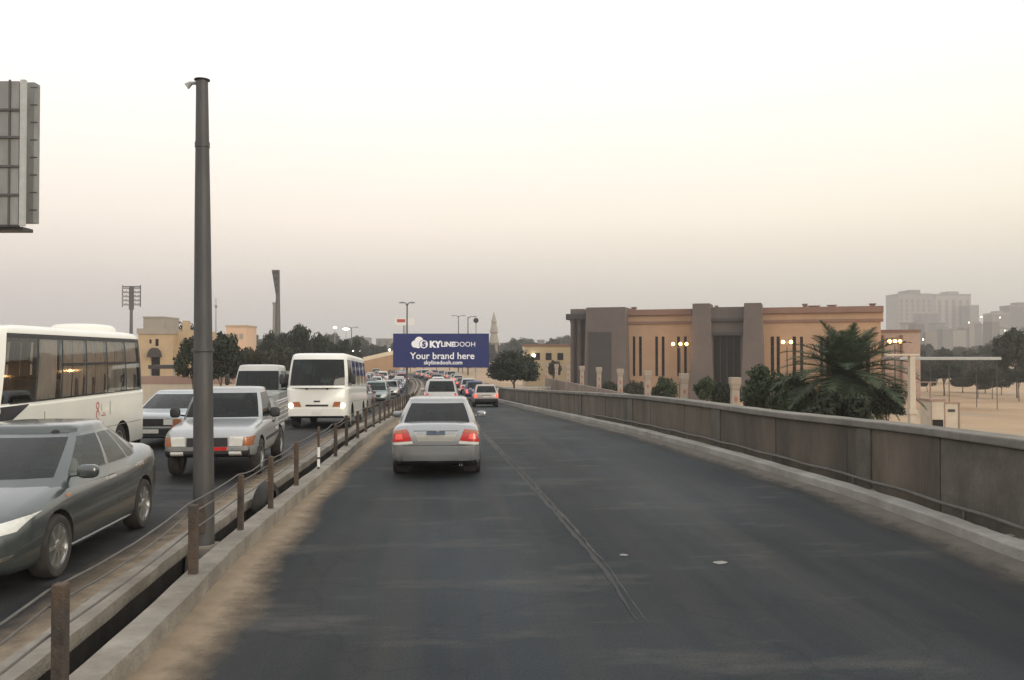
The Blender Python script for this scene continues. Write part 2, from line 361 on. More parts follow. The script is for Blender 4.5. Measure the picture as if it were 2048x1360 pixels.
# our kerb, the drain channel and the far kerb of the median
mb = beam(MB(), lambda Y: XL(Y) - .26, lambda Y: XL(Y) - .02, -.75, .20, YKf, .009, 3); tag(bevel(mb.build('median_kerb', M['kerb']), .02), kind='structure')
mb = beam(MB(), lambda Y: XL(Y) - .86, lambda Y: XL(Y) - .62, .06, .18, YKf, .008, 4); tag(bevel(mb.build('median_kerb', M['kerb']), .02), kind='structure')
M['mud'] = mat('dark_mud', (.030, .025, .020), .95, var=.5, scale=3, bump=.6, world=True)
strip('drain_channel', M['mud'], lambda Y: XL(Y) - .72, lambda Y: XL(Y) - .25, -.55, ys=YK)
tag(beam(MB(), lambda Y: XL(Y) - 1.0, lambda Y: XL(Y) - .69, -.75, .058, YKf, .03, 6).build('soil_bank', M['mud']), kind='structure')
# dusty strips drifted against the kerbs, with a ragged fading edge
def dust_mat(name, ca, cb):
    m = bpy.data.materials.new(name); m.use_nodes = True; nt = m.node_tree; N, L = nt.nodes, nt.links; b = N['Principled BSDF']; b.inputs['Roughness'].default_value = .95
    g = N.new('ShaderNodeNewGeometry'); n = N.new('ShaderNodeTexNoise'); n.inputs['Scale'].default_value = 3.4; n.inputs['Detail'].default_value = 9; n.inputs['Roughness'].default_value = .65; L.new(g.outputs['Position'], n.inputs[0])
    r = N.new('ShaderNodeValToRGB'); L.new(n.outputs['Fac'], r.inputs[0]); r.color_ramp.elements[0].position = .3; r.color_ramp.elements[1].position = .7; r.color_ramp.elements[0].color = ca + (1,); r.color_ramp.elements[1].color = cb + (1,)
    L.new(r.outputs[0], b.inputs['Base Color'])
    at = N.new('ShaderNodeAttribute'); at.attribute_name = 'edge'
    ad = N.new('ShaderNodeMath'); ad.operation = 'MULTIPLY_ADD'; L.new(n.outputs['Fac'], ad.inputs[0]); ad.inputs[1].default_value = .5; L.new(at.outputs['Fac'], ad.inputs[2])
    mr = N.new('ShaderNodeMapRange'); L.new(ad.outputs[0], mr.inputs[0]); mr.inputs[1].default_value = .38; mr.inputs[2].default_value = .95; mr.clamp = True
    L.new(mr.outputs[0], b.inputs['Alpha'])
    bp = N.new('ShaderNodeBump'); bp.inputs['Strength'].default_value = .5; bp.inputs['Distance'].default_value = .02; L.new(n.outputs['Fac'], bp.inputs['Height']); L.new(bp.outputs[0], b.inputs['Normal'])
    return m
M['dust'] = dust_mat('drifted_sand', (.19, .143, .096), (.265, .205, .142))
M['dustg'] = dust_mat('drifted_grit', (.085, .075, .062), (.13, .115, .092))
def drift(name, m, f0, f1, z=.005):
    ys = YKf; v = []; f = []; e = []
    n = 4
    for Y in ys:
        for k in range(n + 1):
            t = k / n; v.append((f0(Y) * (1 - t) + f1(Y) * t, Y, zroad(Y) + z + .028 * (1 - t) ** 2)); e.append(1 - t)
    for i in range(len(ys) - 1):
        for k in range(n): a = i * (n + 1) + k; f.append((a, a + 1, a + n + 2, a + n + 1))
    me = MB().add(v, f).mesh(name, 60); at = me.attributes.new('edge', 'FLOAT', 'POINT'); at.data.foreach_set('value', e)
    tag(link(name, me, m), kind='stuff')
wob = lambda Y, s: .07 * math.sin(Y * 1.7 + s) + .05 * math.sin(Y * .63 + 2 * s)
drift('drifted_sand', M['dust'], lambda Y: XL(Y) - .03, lambda Y: XL(Y) + .75 + wob(Y, .4) - .25 * sstep(6, 14, Y))
drift('drifted_sand', M['dust'], lambda Y: XO0(Y) + .21, lambda Y: XO0(Y) - .75 + wob(Y, 1.3))
drift('drifted_grit', M['dustg'], lambda Y: XR(Y) + .02, lambda Y: XR(Y) - .75 + wob(Y, 2.2))
# raised seam along the middle of the carriageway, shade beside it painted dark
seam_px = [(1290, 1240), (1262, 1201), (1237, 1160), (1198, 1112), (1158, 1067), (1101, 1004), (1050, 950), (1001, 900), (962, 860)]
sp = [G(u, v) for u, v in seam_px]
fs = mono([p.y for p in sp] + [45, 90], [p.x for p in sp] + [-2.2, -5.9])
mb = MB(); rr = random.Random(5); v = []; f = []
ys = [sp[0].y + .25 * i for i in range(0, 150)]
for Y in ys:
    w = .036 * (.55 + .8 * rr.random()) * (.12 + .88 * sstep(7.5, 15, Y)); c = fs(Y) + rr.uniform(-.012, .012); z = zroad(Y); h = .022 * (.15 + .85 * sstep(7.5, 14, Y))
    v += [(c - w * 1.3, Y, z + .002), (c - w * .5, Y, z + h), (c + w * .2, Y, z + h * 1.1), (c + w * .6, Y, z + .002)]
for i in range(len(ys) - 1):
    for k in range(3): a = i * 4 + k; f.append((a, a + 1, a + 5, a + 4))
M['seam'] = mat('worn_seam', (.060, .057, .052), .85, var=.6, scale=3, bump=.5, world=True)
tag(mb.add(v, f).build('road_seam', M['seam'], smooth=50), kind='structure')
v = []; f = []; M['seam_shade'] = mat('seam_shade_line', (.016, .016, .017), .7, var=.3, scale=4, world=True)  # dark strip painting the shade on the seam's left side
for Y in ys:
    w = .03 * (.5 + .9 * rr.random()) * (.3 + .7 * sstep(sp[0].y, 9.5, Y)); c = fs(Y) - .075 + rr.uniform(-.01, .01); v += [(c - w, Y, zroad(Y) + .004), (c + w, Y, zroad(Y) + .004)]
for i in range(len(ys) - 1): f.append((2 * i, 2 * i + 1, 2 * i + 3, 2 * i + 2))
tag(MB().add(v, f).build('seam_shade_line', M['seam_shade']), kind='structure')
M['kerbp'] = mat('worn_kerb', (.30, .285, .26), .9, var=.25, scale=1.6, bump=.6, bscale=30, dirt=(.16, .14, .115), dirtf=.5, world=True)
# right-hand parapet with its kerb and low pipe rail
YPa = [y for y in YKf if y <= 100]
mb = beam(MB(), lambda Y: XR(Y), lambda Y: XR(Y) + .30, -.45, .17, YPa, .012, 8); tag(bevel(mb.build('parapet_kerb', M['kerbp']), .02), kind='structure')
mb = beam(MB(), lambda Y: XR(Y) + .295, lambda Y: XR(Y) + .47, -.45, .02, YPa); tag(mb.build('drain_channel', M['mud']), kind='structure')
tag(beam(MB(), lambda Y: XL(Y) - 10.2, lambda Y: XR(Y) + .70, -1.5, -.80, YPa).build('bridge_deck', M['concrete']), kind='structure')
def wallmat():
    m = mat('stained_concrete', (.128, .106, .078), .9, var=.3, scale=.8, bump=.5, bscale=20, dirt=(.036, .031, .026), dirtf=.85, world=True, stretch=(1.6, 1.5, .45))
    return m
M['wall'] = wallmat(); M['coping'] = mat('weathered_coping', (.19, .178, .15), .9, var=.3, scale=1.5, bump=.5, world=True, dirt=(.08, .074, .066), dirtf=.6)
M['wallp'] = mat('patched_concrete', (.125, .112, .09), .9, var=.35, scale=1.6, bump=.6, bscale=14, dirt=(.05, .044, .035), dirtf=.7, world=True)
par = empty('parapet_wall', (XR(10) + .6, 10, 0)); tag(par, 'long stained concrete parapet wall with rounded coping beside the right kerb', 'wall')
inv = Matrix.Translation(-par.location)
def pbeam(name, m, fa, fb, z0, z1, ya, yb, bev=.015, jit=.0, seed=1, par=par, step=.5, both=False):
    n = max(2, int((yb - ya) / step)); mb = beam(MB(), fa, fb, z0, z1, [ya + (yb - ya) * i / n for i in range(n + 1)], jit, seed, lambda Y: .17 * (1 - sstep(9, 20, Y)), both)
    me = mb.mesh(name); me.transform(Matrix.Translation(-par.location)); o = link(name, me, m, par)
    if bev: bevel(o, bev)
    return o
ya = -6.0; i = 0; rr = random.Random(12)
while ya < 96:
    yb = ya + rr.uniform(2.6, 3.6); a = rr.uniform(-.008, .008)
    pbeam('wall_panel', M['wallp'] if i in (5,) else M['wall'], lambda Y: XR(Y) + .50 + a, lambda Y: XR(Y) + .78, -4.6, 1.005, ya + .012, yb - .012, .012, .004, i)
    ya = yb; i += 1
ya = -6.0; i = 0
while ya < 96:
    yb = ya + 5.2; pbeam('coping', M['coping'], lambda Y: XR(Y) + .44, lambda Y: XR(Y) + .86, 1.007, 1.125, ya + .006, yb - .006, .022, .008, 50 + i, both=True); ya = yb; i += 1
for i, y in enumerate([3.0, 5.9, 9.6, 14.2, 20.6, 28.0, 37, 46, 57, 68, 80]):
    pbeam('pilaster', M['wallp'], lambda Y: XR(Y) + .465, lambda Y: XR(Y) + .52, .02, 1.0, y, y + .42 + .1 * (i % 3), .01)
pr = empty('pipe_rail', (XR(10) + .4, 10, .2)); tag(pr, 'rusty low pipe rail running along the foot of the parapet wall', 'rail')
mb = MB(); mb.tube([(XR(Y) + .40 - pr.location.x, Y - 10, zroad(Y) + .27 - .2 + .01 * math.sin(Y * 3)) for Y in [-5 + .5 * i for i in range(80)]], .026, 8); mb.build('pipe', M['wire'], pr, smooth=40)
for k in range(13):
    Y = -4 + 3.1 * k; MB().tube([(XR(Y) + .40 - pr.location.x, Y - 10, zroad(Y) - .2 + .0), (XR(Y) + .40 - pr.location.x, Y - 10, zroad(Y) + .27 - .2)], .022, 6).build('support', M['wire'], pr)
# ---------------------------------------------------------------- vehicles
SEC = [(0, 0), (.6, 0), (.86, 0), (.945, .05), (.98, .15), (1.0, .38), (1.0, .58), (.985, .76), (.955, .88), (.90, .955), (.80, 1.0)]
BOX = [(0, 0), (.6, 0), (.93, 0), (.985, .015), (1.0, .05), (1.0, .4), (1.0, .7), (1.0, .93), (.995, .975), (.97, .995), (.92, 1.0)]
class Shell:
    """lower body: stations (x, half width, bottom, top) lofted along x; +x is forward"""
    def __init__(s, st, sec=SEC, crown=.03):
        st = sorted(st); s.x0, s.x1 = st[0][0], st[-1][0]; xs = [p[0] for p in st]
        s.w, s.zb, s.zt = (mono(xs, [p[k] for p in st]) for k in (1, 2, 3)); s.sec = sec; s.crown = crown; s.xs = xs
        s.fz = [p[1] for p in sec[2:]]; s.fy = [p[0] for p in sec[2:]]
    def ring(s, x):
        w, a, b = s.w(x), s.zb(x), s.zt(x); h = b - a
        half = [(fy * w, a + fz * h) for fy, fz in s.sec] + [(.42 * w, b + s.crown * .8), (0, b + s.crown)]
        return [(x, y, z) for y, z in half] + [(x, -y, z) for y, z in half[-2:0:-1]]
    def mesh(s):
        xs = sorted(set([s.x0 + (s.x1 - s.x0) * i / 44 for i in range(45)] + s.xs)); mb = MB(); n = len(s.ring(xs[0]))
        xs = [x for i, x in enumerate(xs) if i == 0 or x - xs[i - 1] > .004 or x in (s.x1,)]
        for x in xs: mb.v += s.ring(x)
        for i in range(len(xs) - 1):
            for j in range(n): mb.f.append((i * n + j, i * n + (j + 1) % n, (i + 1) * n + (j + 1) % n, (i + 1) * n + j))
        mb.f.append(tuple(range(n))); mb.f.append(tuple(reversed([(len(xs) - 1) * n + j for j in range(n)])))
        return mb
    def y(s, x, z):
        x = min(max(x, s.x0), s.x1); a, b = s.zb(x), s.zt(x)
        if z < a or z > b: return 0.0
        return s.w(x) * float(np.interp((z - a) / (b - a), s.fz, s.fy))
    def end(s, y, z, sg):
        y = abs(y); lo, hi = 0.0, (s.x1 if sg > 0 else -s.x0)
        if s.y(sg * hi, z) >= y: return hi
        for _ in range(30):
            m = (lo + hi) / 2
            if s.y(sg * m, z) >= y: lo = m
            else: hi = m
        return lo
def patch(fn, q, nu=6, nv=4, off=.008, skirt=.03):
    """raised patch: quad q of (a, b) corners mapped by fn(a, b, offset)"""
    mb = MB()
    for k, o in enumerate((off, off - skirt)):
        for i in range(nu + 1):
            for j in range(nv + 1):
                s, t = i / nu, j / nv
                a = (q[0][0] * (1 - s) + q[1][0] * s) * (1 - t) + (q[3][0] * (1 - s) + q[2][0] * s) * t
                b = (q[0][1] * (1 - s) + q[1][1] * s) * (1 - t) + (q[3][1] * (1 - s) + q[2][1] * s) * t
                mb.v.append(fn(a, b, o))
    n = (nu + 1) * (nv + 1); I = lambda i, j: i * (nv + 1) + j
    for i in range(nu):
        for j in range(nv): mb.f.append((I(i, j), I(i + 1, j), I(i + 1, j + 1), I(i, j + 1)))
    ed = [I(i, 0) for i in range(nu + 1)] + [I(nu, j) for j in range(1, nv + 1)] + [I(i, nv) for i in range(nu - 1, -1, -1)] + [I(0, j) for j in range(nv - 1, 0, -1)]
    for k in range(len(ed)):
        a, b = ed[k], ed[(k + 1) % len(ed)]; mb.f.append((a, b, n + b, n + a))
    return mb
def side_fn(sh, sg): return lambda x, z, o: (x, sg * (sh.y(x, z) + o), z)
def end_fn(sh, sg): return lambda y, z, o: (sg * (sh.end(y, z, sg) + o), y, z)

def boolean_cut(me, cutters):
    o = bpy.data.objects.new('tmp', me); COL.objects.link(o); tmp = [o]
    for c in cutters:
        co = bpy.data.objects.new('cut', c); COL.objects.link(co); tmp.append(co)
        md = o.modifiers.new('b', 'BOOLEAN'); md.object = co; md.operation = 'DIFFERENCE'; md.solver = 'EXACT'
    dg = bpy.context.evaluated_depsgraph_get(); dg.update()
    new = bpy.data.meshes.new_from_object(o.evaluated_get(dg))
    for t in tmp: bpy.data.objects.remove(t)
    return new

def cabin(spec):
    """greenhouse: returns body mesh builder and dict of glass builders"""
    b, hr = spec['belt'], spec['roof']; crown = spec.get('rcrown', .06); zt = hr - crown
    xf0, xf1, xr0, xr1, w0, w1 = spec['cab']; out = spec['outline']; t0, t1 = spec.get('tw', (.06, .90)); bulge = spec.get('bulge', .03)
    pts, lab = [], []
    for i in range(len(out) - 1):
        (p0, q0, l), (p1, q1, _) = out[i], out[i + 1]; n = 6 if l in ('ws', 'bl') else (4 if l[0] == 'w' else 2)
        for k in range(n):
            t = k / n; pts.append((p0 + (p1 - p0) * t, q0 + (q1 - q0) * t)); lab.append(l)
    pts.append(out[-1][:2])
    sm = []
    for p, q in pts:        # bow the ends: superellipse in plan
        sm.append((p, q))
    levels = [spec.get('skirt', -.22), 0.0, t0] + [t0 + (t1 - t0) * k / 5 for k in range(1, 5)] + [t1, 1.0]
    rings = []
    def at(t, p, q):
        xf, xr = xf0 + (xf1 - xf0) * t, xr0 + (xr1 - xr0) * t
        c = 4 * max(t, 0) * (1 - t) if 0 < t < 1 else 0
        xf += bulge * c; xr -= bulge * c * .6
        bow = spec.get('bow', .06); x = xf + (xr - xf) * p
        e = max(0.0, 1 - abs(p - (0 if p < .5 else 1)) / .08); x += (bow * (1 - q * q) * e) * (1 if p < .5 else -1)
        return (x, (w0 + (w1 - w0) * t + .018 * c) * q, b + (zt - b) * t)
    for t in levels: rings.append([at(t, p, q) for p, q in sm])
    xm = (xf1 + xr1) / 2
    for ins, dz in ((.018, .42), (.06, .68), (.16, .85), (.40, .96), (.7, 1.0), (1.0, 1.0)):
        rings.append([(xm + (x - xm) * (1 - ins), y * (1 - ins), zt + crown * dz) for x, y, z in rings[len(levels) - 1]])
    n = len(sm); body = MB(); gl = {}
    for i in range(len(rings) - 1):
        for j in range(n - 1):
            q4 = [rings[i][j], rings[i][j + 1], rings[i + 1][j + 1], rings[i + 1][j]]
            tm = levels[i] if i < len(levels) else 9; l = lab[j]
            isg = (l in ('ws', 'bl') or l[0] == 'w') and levels[0] < tm and t0 - 1e-6 <= tm < t1 - 1e-6
            for sg in (1, -1):
                qq = [(x, y * sg, z) for x, y, z in q4]
                if sg < 0: qq.reverse()
                if isg: gl.setdefault(l if l in ('ws', 'bl') else (l, sg), MB()).add(qq, [(0, 1, 2, 3)])
                else: body.add(qq, [(0, 1, 2, 3)])
    return body, gl, at
def weld(mb, name, ang=35):
    me = mb.mesh(name); bm = bmesh.new(); bm.from_mesh(me); bmesh.ops.remove_doubles(bm, verts=bm.verts, dist=.0008)
    bmesh.ops.recalc_face_normals(bm, faces=bm.faces); bm.to_mesh(me); bm.free(); shade(me, ang); return me
WM = {}
def wheel_meshes(r, w, style):
    k = (r, w, style)
    if k in WM: return WM[k]
    t = MB(); h = w / 2
    t.lathe([(r * .66, -h * .8), (r * .80, -h), (r * .94, -h * .92), (r, -h * .55), (r, h * .55), (r * .94, h * .92), (r * .80, h), (r * .66, h * .8)], 30, 'y')
    rm = MB(); ri = r * (.74 if style == 'alloy' else .66)
    if style == 'alloy':
        rm.lathe([(ri, -h * .7), (ri, h * .82), (ri * .93, h * .86), (ri * .88, h * .55), (ri * .86, -h * .1), (.001, -h * .1)], 30, 'y')
        for i in range(7):
            Mx = Matrix.Rotation(2 * math.pi * i / 7, 4, 'Y'); rm.box(ri * .16, ri * .92, -h * .1, h * .78, -ri * .085, ri * .085, Mx)
        rm.lathe([(ri * .27, -h * .1), (ri * .27, h * .8), (ri * .2, h * .86), (.001, h * .86)], 16, 'y')
    else:
        rm.lathe([(ri, -h * .7), (ri, h * .8), (ri * .9, h * .8), (ri * .82, h * .35), (ri * .5, h * .5), (ri * .34, h * .75), (ri * .2, h * .82), (.001, h * .82)], 24, 'y')
        for i in range(8):
            a = 2 * math.pi * i / 8; rm.lathe([(ri * .07, h * .35), (ri * .07, h * .52), (.001, h * .52)], 8, 'y', c=(ri * .68 * math.cos(a), 0, ri * .68 * math.sin(a)))
    WM[k] = (t.mesh('wheel', 40), rm.mesh('rim', 35)); return WM[k]
def make_vehicle(name, spec, body_mat, detail=True):
    root = empty(name); sh = Shell(spec['st'], spec.get('sec', SEC), spec.get('crown', .03)); spec['sh'] = sh
    wb, r, ww, tr = spec['wheels']           # axle x list, radius, width, half track
    cut = []
    for ax in wb:
        for sg in (1, -1):
            c = MB(); ra = r + spec.get('gap', .055); n = 28
            c.lathe([(.001, 0), (ra, 0), (ra, .62), (.001, .62)], n, 'y'); me = c.mesh('c'); bm = bmesh.new(); bm.from_mesh(me); bmesh.ops.remove_doubles(bm, verts=bm.verts, dist=.004); bmesh.ops.recalc_face_normals(bm, faces=bm.faces); bm.to_mesh(me); bm.free()
            yin = tr - ww / 2 - .10
            me.transform(Matrix.Translation((ax, yin if sg > 0 else -yin - .62, r))); cut.append(me)
    me = weld(sh.mesh(), 'body'); me = boolean_cut(me, cut); shade(me, 48)
    # underside and wheel wells dark
    me.materials.clear(); me.materials.append(body_mat); me.materials.append(M['under'])
    for p in me.polygons:
        c = p.center
        well = any((c.x - ax) ** 2 + (c.z - r) ** 2 < (r + spec.get('gap', .055) + .004) ** 2 for ax in wb) and abs(p.normal.y) < .98 and abs(c.y) < sh.y(c.x, max(c.z, sh.zb(c.x) + .02)) - .006
        well2 = any((c.x - ax) ** 2 + (c.z - r) ** 2 < (r + .06) ** 2 for ax in wb) and abs(c.y) < tr - ww / 2 - .05
        if (p.normal.z < -.75 and c.z < sh.zb(0) + .14) or well or well2: p.material_index = 1
    link('body', me, None, root)
    if 'cab' in spec:
        cb, gl, at = cabin(spec); spec['at'] = at
        me2 = weld(cb, 'cabin', 32); o = link('cabin_frame', me2, spec.get('cabmat', body_mat), root)
        for k, g in gl.items():
            nm = {'ws': 'windscreen', 'bl': 'rear_window'}.get(k, 'window'); gm = spec.get('glass', {}).get(k if isinstance(k, str) else k[0], M['glass'])
            link(nm, weld(g, nm, 40), gm, root)
            # rubber surround
        sr = MB()
        if detail:
            base = spec['belt']
            for x, hgt, ww_ in spec.get('seats', []):
                for sy in (-1, 1):
                    se = bevel(MB().box(x - .07, x + .07, sy * ww_ - .22, sy * ww_ + .22, base - .28, base + .18).build('seat', M['seat'], root), .04)
                    bevel(MB().box(x - .05, x + .04, sy * ww_ - .12, sy * ww_ + .12, base + .181, base + hgt).build('headrest', M['seat'], se), .03)
            if spec.get('dash'): dx = spec['dash']; bevel(MB().box(dx - .12, dx + .22, -.62, .62, base - .12, base + .03).build('dashboard', M['seat'], root), .03)
    tm, rmm = wheel_meshes(r, ww, spec.get('rimstyle', 'steel'))
    for ax in wb:
        for sg in (1, -1):
            w = link('wheel', tm, M['rubber'], root); w.location = (ax, sg * (tr - 0), r)
            if sg < 0: w.rotation_euler = (0, 0, math.pi)
            link('rim', rmm, M['rim'] if spec.get('rimstyle') == 'alloy' else M['rim_steel'], w)
    ef, er = end_fn(sh, 1), end_fn(sh, -1)
    for nm, m, q, o_ in spec.get('front', []):
        for sg in ((1, -1) if q[0] == 'pair' else (1,)):
            qq = [(a * sg, b) for a, b in (q[1] if q[0] == 'pair' else q)]; patch(ef, qq, 18, 10, o_, .05).build(nm, m, root, smooth=35)
    for nm, m, q, o_ in spec.get('rear', []):
        for sg in ((1, -1) if q[0] == 'pair' else (1,)):
            qq = [(a * sg, b) for a, b in (q[1] if q[0] == 'pair' else q)]; patch(er, qq, 8, 4, o_, .05).build(nm, m, root, smooth=35)
    for nm, m, q, o_ in spec.get('side', []):
        for sg in (1, -1): patch(side_fn(sh, sg), q, 10, 3, o_, .03).build(nm, m, root, smooth=35)
    for (mx, my, mz, sx_, sy_, sz_) in spec.get('mirrors', []):
        for sg in (1, -1):
            g = MB(); nn = 16; se_ = lambda c_, e_: math.copysign(abs(c_) ** e_, c_)
            rg = [[(sx_ / 2 * se_(math.cos(R(ph)), .6) * se_(math.cos(2 * math.pi * j / nn), .6) , sy_ / 2 * se_(math.cos(R(ph)), .6) * se_(math.sin(2 * math.pi * j / nn), .6), sz_ / 2 * se_(math.sin(R(ph)), .6)) for j in range(nn)] for ph in (-89, -70, -45, -20, 0, 20, 45, 70, 89)]
            for r_ in rg: g.v += r_
            for i_ in range(8):
                for j in range(nn): g.f.append((i_ * nn + j, i_ * nn + (j + 1) % nn, (i_ + 1) * nn + (j + 1) % nn, (i_ + 1) * nn + j))
            g.f.append(tuple(range(nn))); g.f.append(tuple(8 * nn + j for j in range(nn)))
            g.tube([(0, -sg * sy_ / 2, -sz_ / 4), (-.02, -sg * (sy_ / 2 + .09), -sz_ / 3)], .02, 6)
            o = g.build('mirror', spec.get('mirmat', body_mat), root, smooth=40, loc=(mx, sg * my, mz))
    return root
def put(root, px, py, heading, dz=0.0):
    """heading: unit direction (dx, dy) of the vehicle's front"""
    s = (zroad(py + 1) - zroad(py - 1)) / 2
    fwd = Vector((heading[0], heading[1], 0)).normalized(); fwd.z = s * fwd.y; fwd.normalize()
    left = Vector((0, 0, 1)).cross(fwd).normalized(); up = fwd.cross(left)
    root.rotation_euler = Matrix((fwd, left, up)).transposed().to_euler(); root.location = (px, py, zroad(py) + dz)
    return root
def recolour(root, m, names=('body', 'cabin_frame', 'mirror')):
    for c in root.children:
        if c.name.split('.')[0] in names and c.material_slots:
            c.material_slots[0].link = 'OBJECT'; c.material_slots[0].material = m

def sedan_spec(L=4.5, Wd=1.72, H=1.45, k=1.0):
    w = Wd / 2; h = L / 2
    return dict(
        st=[(-h, w * .80, .40, .80), (-h + .03, w * .885, .33, .90), (-h + .12, w * .945, .27, .975), (-h + .35, w * .975, .22, 1.0), (-1.3, w * .995, .20, .985), (-.6, w, .19, .955), (.3, w, .19, .935), (.95, w * .995, .19, .915), (1.35, w * .985, .19, .855), (1.75, w * .965, .19, .785), (h - .28, w * .93, .20, .715), (h - .10, w * .86, .235, .655), (h - .02, w * .76, .30, .585), (h, w * .62, .36, .53)],
        belt=.93, roof=H, cab=(1.06, .20, -1.63, -.93, w * .925, w * .70),
        outline=[(0, 0, 'ws'), (.006, .5, 'ws'), (.035, .86, 'A'), (.075, .95, 'w1'), (.44, 1.0, 'B'), (.475, 1.0, 'w2'), (.80, .975, 'C'), (.955, .88, 'C'), (.968, .82, 'bl'), (.995, .45, 'bl'), (1, 0, 'bl')],
        wheels=((1.31, -1.29), .31, .20, w - .11), seats=[(.05, .36, .36), (-.85, .30, .36)], dash=.72,
        mirrors=[(.72, w + .06, 1.0, .10, .20, .14)], rimstyle='steel', bow=.07)

HS = (-.075, 1.0)         # our direction of travel near the camera
def hd(Y, s=1): 
    d = (XL(Y + 2) - XL(Y - 2)) / 4; return (s * d, s)

# --- silver sedan ahead, seen from behind
M['redlit2'] = mat('red_inner_lens', (.5, .05, .04), .15, var=.2, scale=40, coat=.6, emis=(1, .12, .08), es=.35)
P_silver = paint('silver_paint', (.30, .312, .318), .55, .25, .14)
s1 = sedan_spec(4.5, 1.71, 1.44); w = .855
s1['rear'] = [('bumper', P_silver, [(-.80, .34), (.80, .34), (.80, .60), (-.80, .60)], .035),
    ('tail_light', M['red'], ('pair', [(.44, .71), (.80, .68), (.815, .885), (.53, .92)]), .012),
    ('tail_lens', M['redlit2'], ('pair', [(.60, .74), (.74, .73), (.75, .83), (.63, .845)]), .018), ('indicator_lens', M['amber'], ('pair', [(.52, .86), (.79, .84), (.80, .885), (.54, .905)]), .016), ('reverse_light', M['lens'], ('pair', [(.42, .655), (.79, .63), (.80, .675), (.435, .705)]), .010),
    ('plate_recess', mat('recess_trim', (.42, .41, .38), .4, metal=.4), [(-.33, .70), (.33, .70), (.40, .90), (-.40, .90)], .004),
    ('number_plate', M['plateb'], [(-.17, .815), (.17, .815), (.17, .885), (-.17, .885)], .016),
    ('boot_trim', P_silver, [(-.41, .895), (.41, .895), (.40, .925), (-.40, .925)], .022),
    ('boot_seam', M['dark'], [(-.80, .612), (.80, .612), (.80, .622), (-.80, .622)], .004), ('boot_seam', M['dark'], ('pair', [(.42, .63), (.428, .63), (.535, .95), (.527, .95)]), .003), ('bumper_lip', M['dark'], [(-.74, .30), (.74, .30), (.76, .345), (-.76, .345)], .02)]
s1['side'] = [('door_seam', M['dark'], [(-.44, .28), (-.43, .28), (-.45, .93), (-.46, .93)], .002), ('door_seam', M['dark'], [(.78, .28), (.79, .28), (.80, .90), (.79, .90)], .002), ('door_handle', M['chrome'], [(-.40, .80), (-.22, .80), (-.22, .83), (-.40, .83)], .02), ('rubbing_strip', M['dark'], [(-1.0, .50), (1.0, .50), (1.0, .55), (-1.0, .55)], .008)]
s1['glass'] = {'bl': M['glassd'], 'ws': M['glass']}
silver = make_vehicle('sedan', s1, P_silver)
tag(silver, 'silver sedan with red tail lights driving ahead along the raised carriageway', 'car')
MB().lathe([(.028, 0), (.03, .14), (.022, .14), (.02, .02)], 14, 'x', c=(-2.30, -.46, .28)).build('exhaust_pipe', M['chrome'], silver, smooth=30)
for sg in (1, -1): MB().box(-1.66, -1.645, sg * .64 - .11, sg * .64 + .11, .07, .30).build('mud_flap', M['under'], silver)
pS = G(867, 944); put(silver, pS.x, pS.y + 1.25, hd(19))

# --- dark grey-green sedan coming the other way
P_olive = paint('grey_green_paint', (.068, .080, .080), .45, .24, .03, .95)
s2 = sedan_spec(4.62, 1.78, 1.50); w = .89
s2['st'] = [(-2.10, w * .66, .44, .86), (-2.07, w * .78, .37, .97), (-1.97, w * .89, .30, 1.04), (-1.75, w * .96, .23, 1.07), (-1.3, w * .995, .2, 1.045), (-.6, w, .19, .985), (.3, w, .19, .96), (.95, w * .995, .19, .945), (1.35, w * .99, .19, .90), (1.75, w * .97, .19, .83), (2.02, w * .93, .2, .76), (2.2, w * .85, .23, .68), (2.29, w * .74, .29, .60), (2.31, w * .62, .35, .54)]
s2['rcrown'] = .10; s2['glass'] = {'w1': M['glassc'], 'w2': M['glassc'], 'w3': M['glassc']}; s2['belt'] = .965; s2['cab'] = (1.20, .24, -1.70, -.86, w * .925, w * .68); s2['wheels'] = ((1.34, -1.26), .325, .215, w - .105); s2['rimstyle'] = 'alloy'; s2['gap'] = .05
s2['outline'] = [(0, 0, 'ws'), (.006, .5, 'ws'), (.035, .86, 'A'), (.09, .95, 'w1'), (.44, 1.0, 'B'), (.47, 1.0, 'w2'), (.70, .985, 'B'), (.715, .98, 'w3'), (.83, .955, 'C'), (.955, .87, 'C'), (.968, .82, 'bl'), (.995, .45, 'bl'), (1, 0, 'bl')]
s2['front'] = [('headlight', M['lens'], ('pair', [(.46, .565), (.80, .62), (.842, .745), (.56, .68)]), .010),
    ('grille', M['dark'], [(-.42, .50), (.42, .50), (.46, .62), (-.46, .62)], .012), ('grille_bar', M['chrome'], [(-.45, .615), (.45, .615), (.47, .645), (-.47, .645)], .026),
    ('air_intake', M['dark'], [(-.55, .27), (.55, .27), (.60, .40), (-.60, .40)], .012), ('bumper_trim', M['chrome'], ('pair', [(.56, .33), (.78, .38), (.80, .41), (.58, .36)]), .016),
    ('number_plate', M['plate'], [(-.18, .42), (.18, .42), (.18, .50), (-.18, .50)], .03)]
s2['rear'] = [('tail_light', M['red'], ('pair', [(.40, .80), (.66, .80), (.66, .96), (.45, .97)]), .012)]
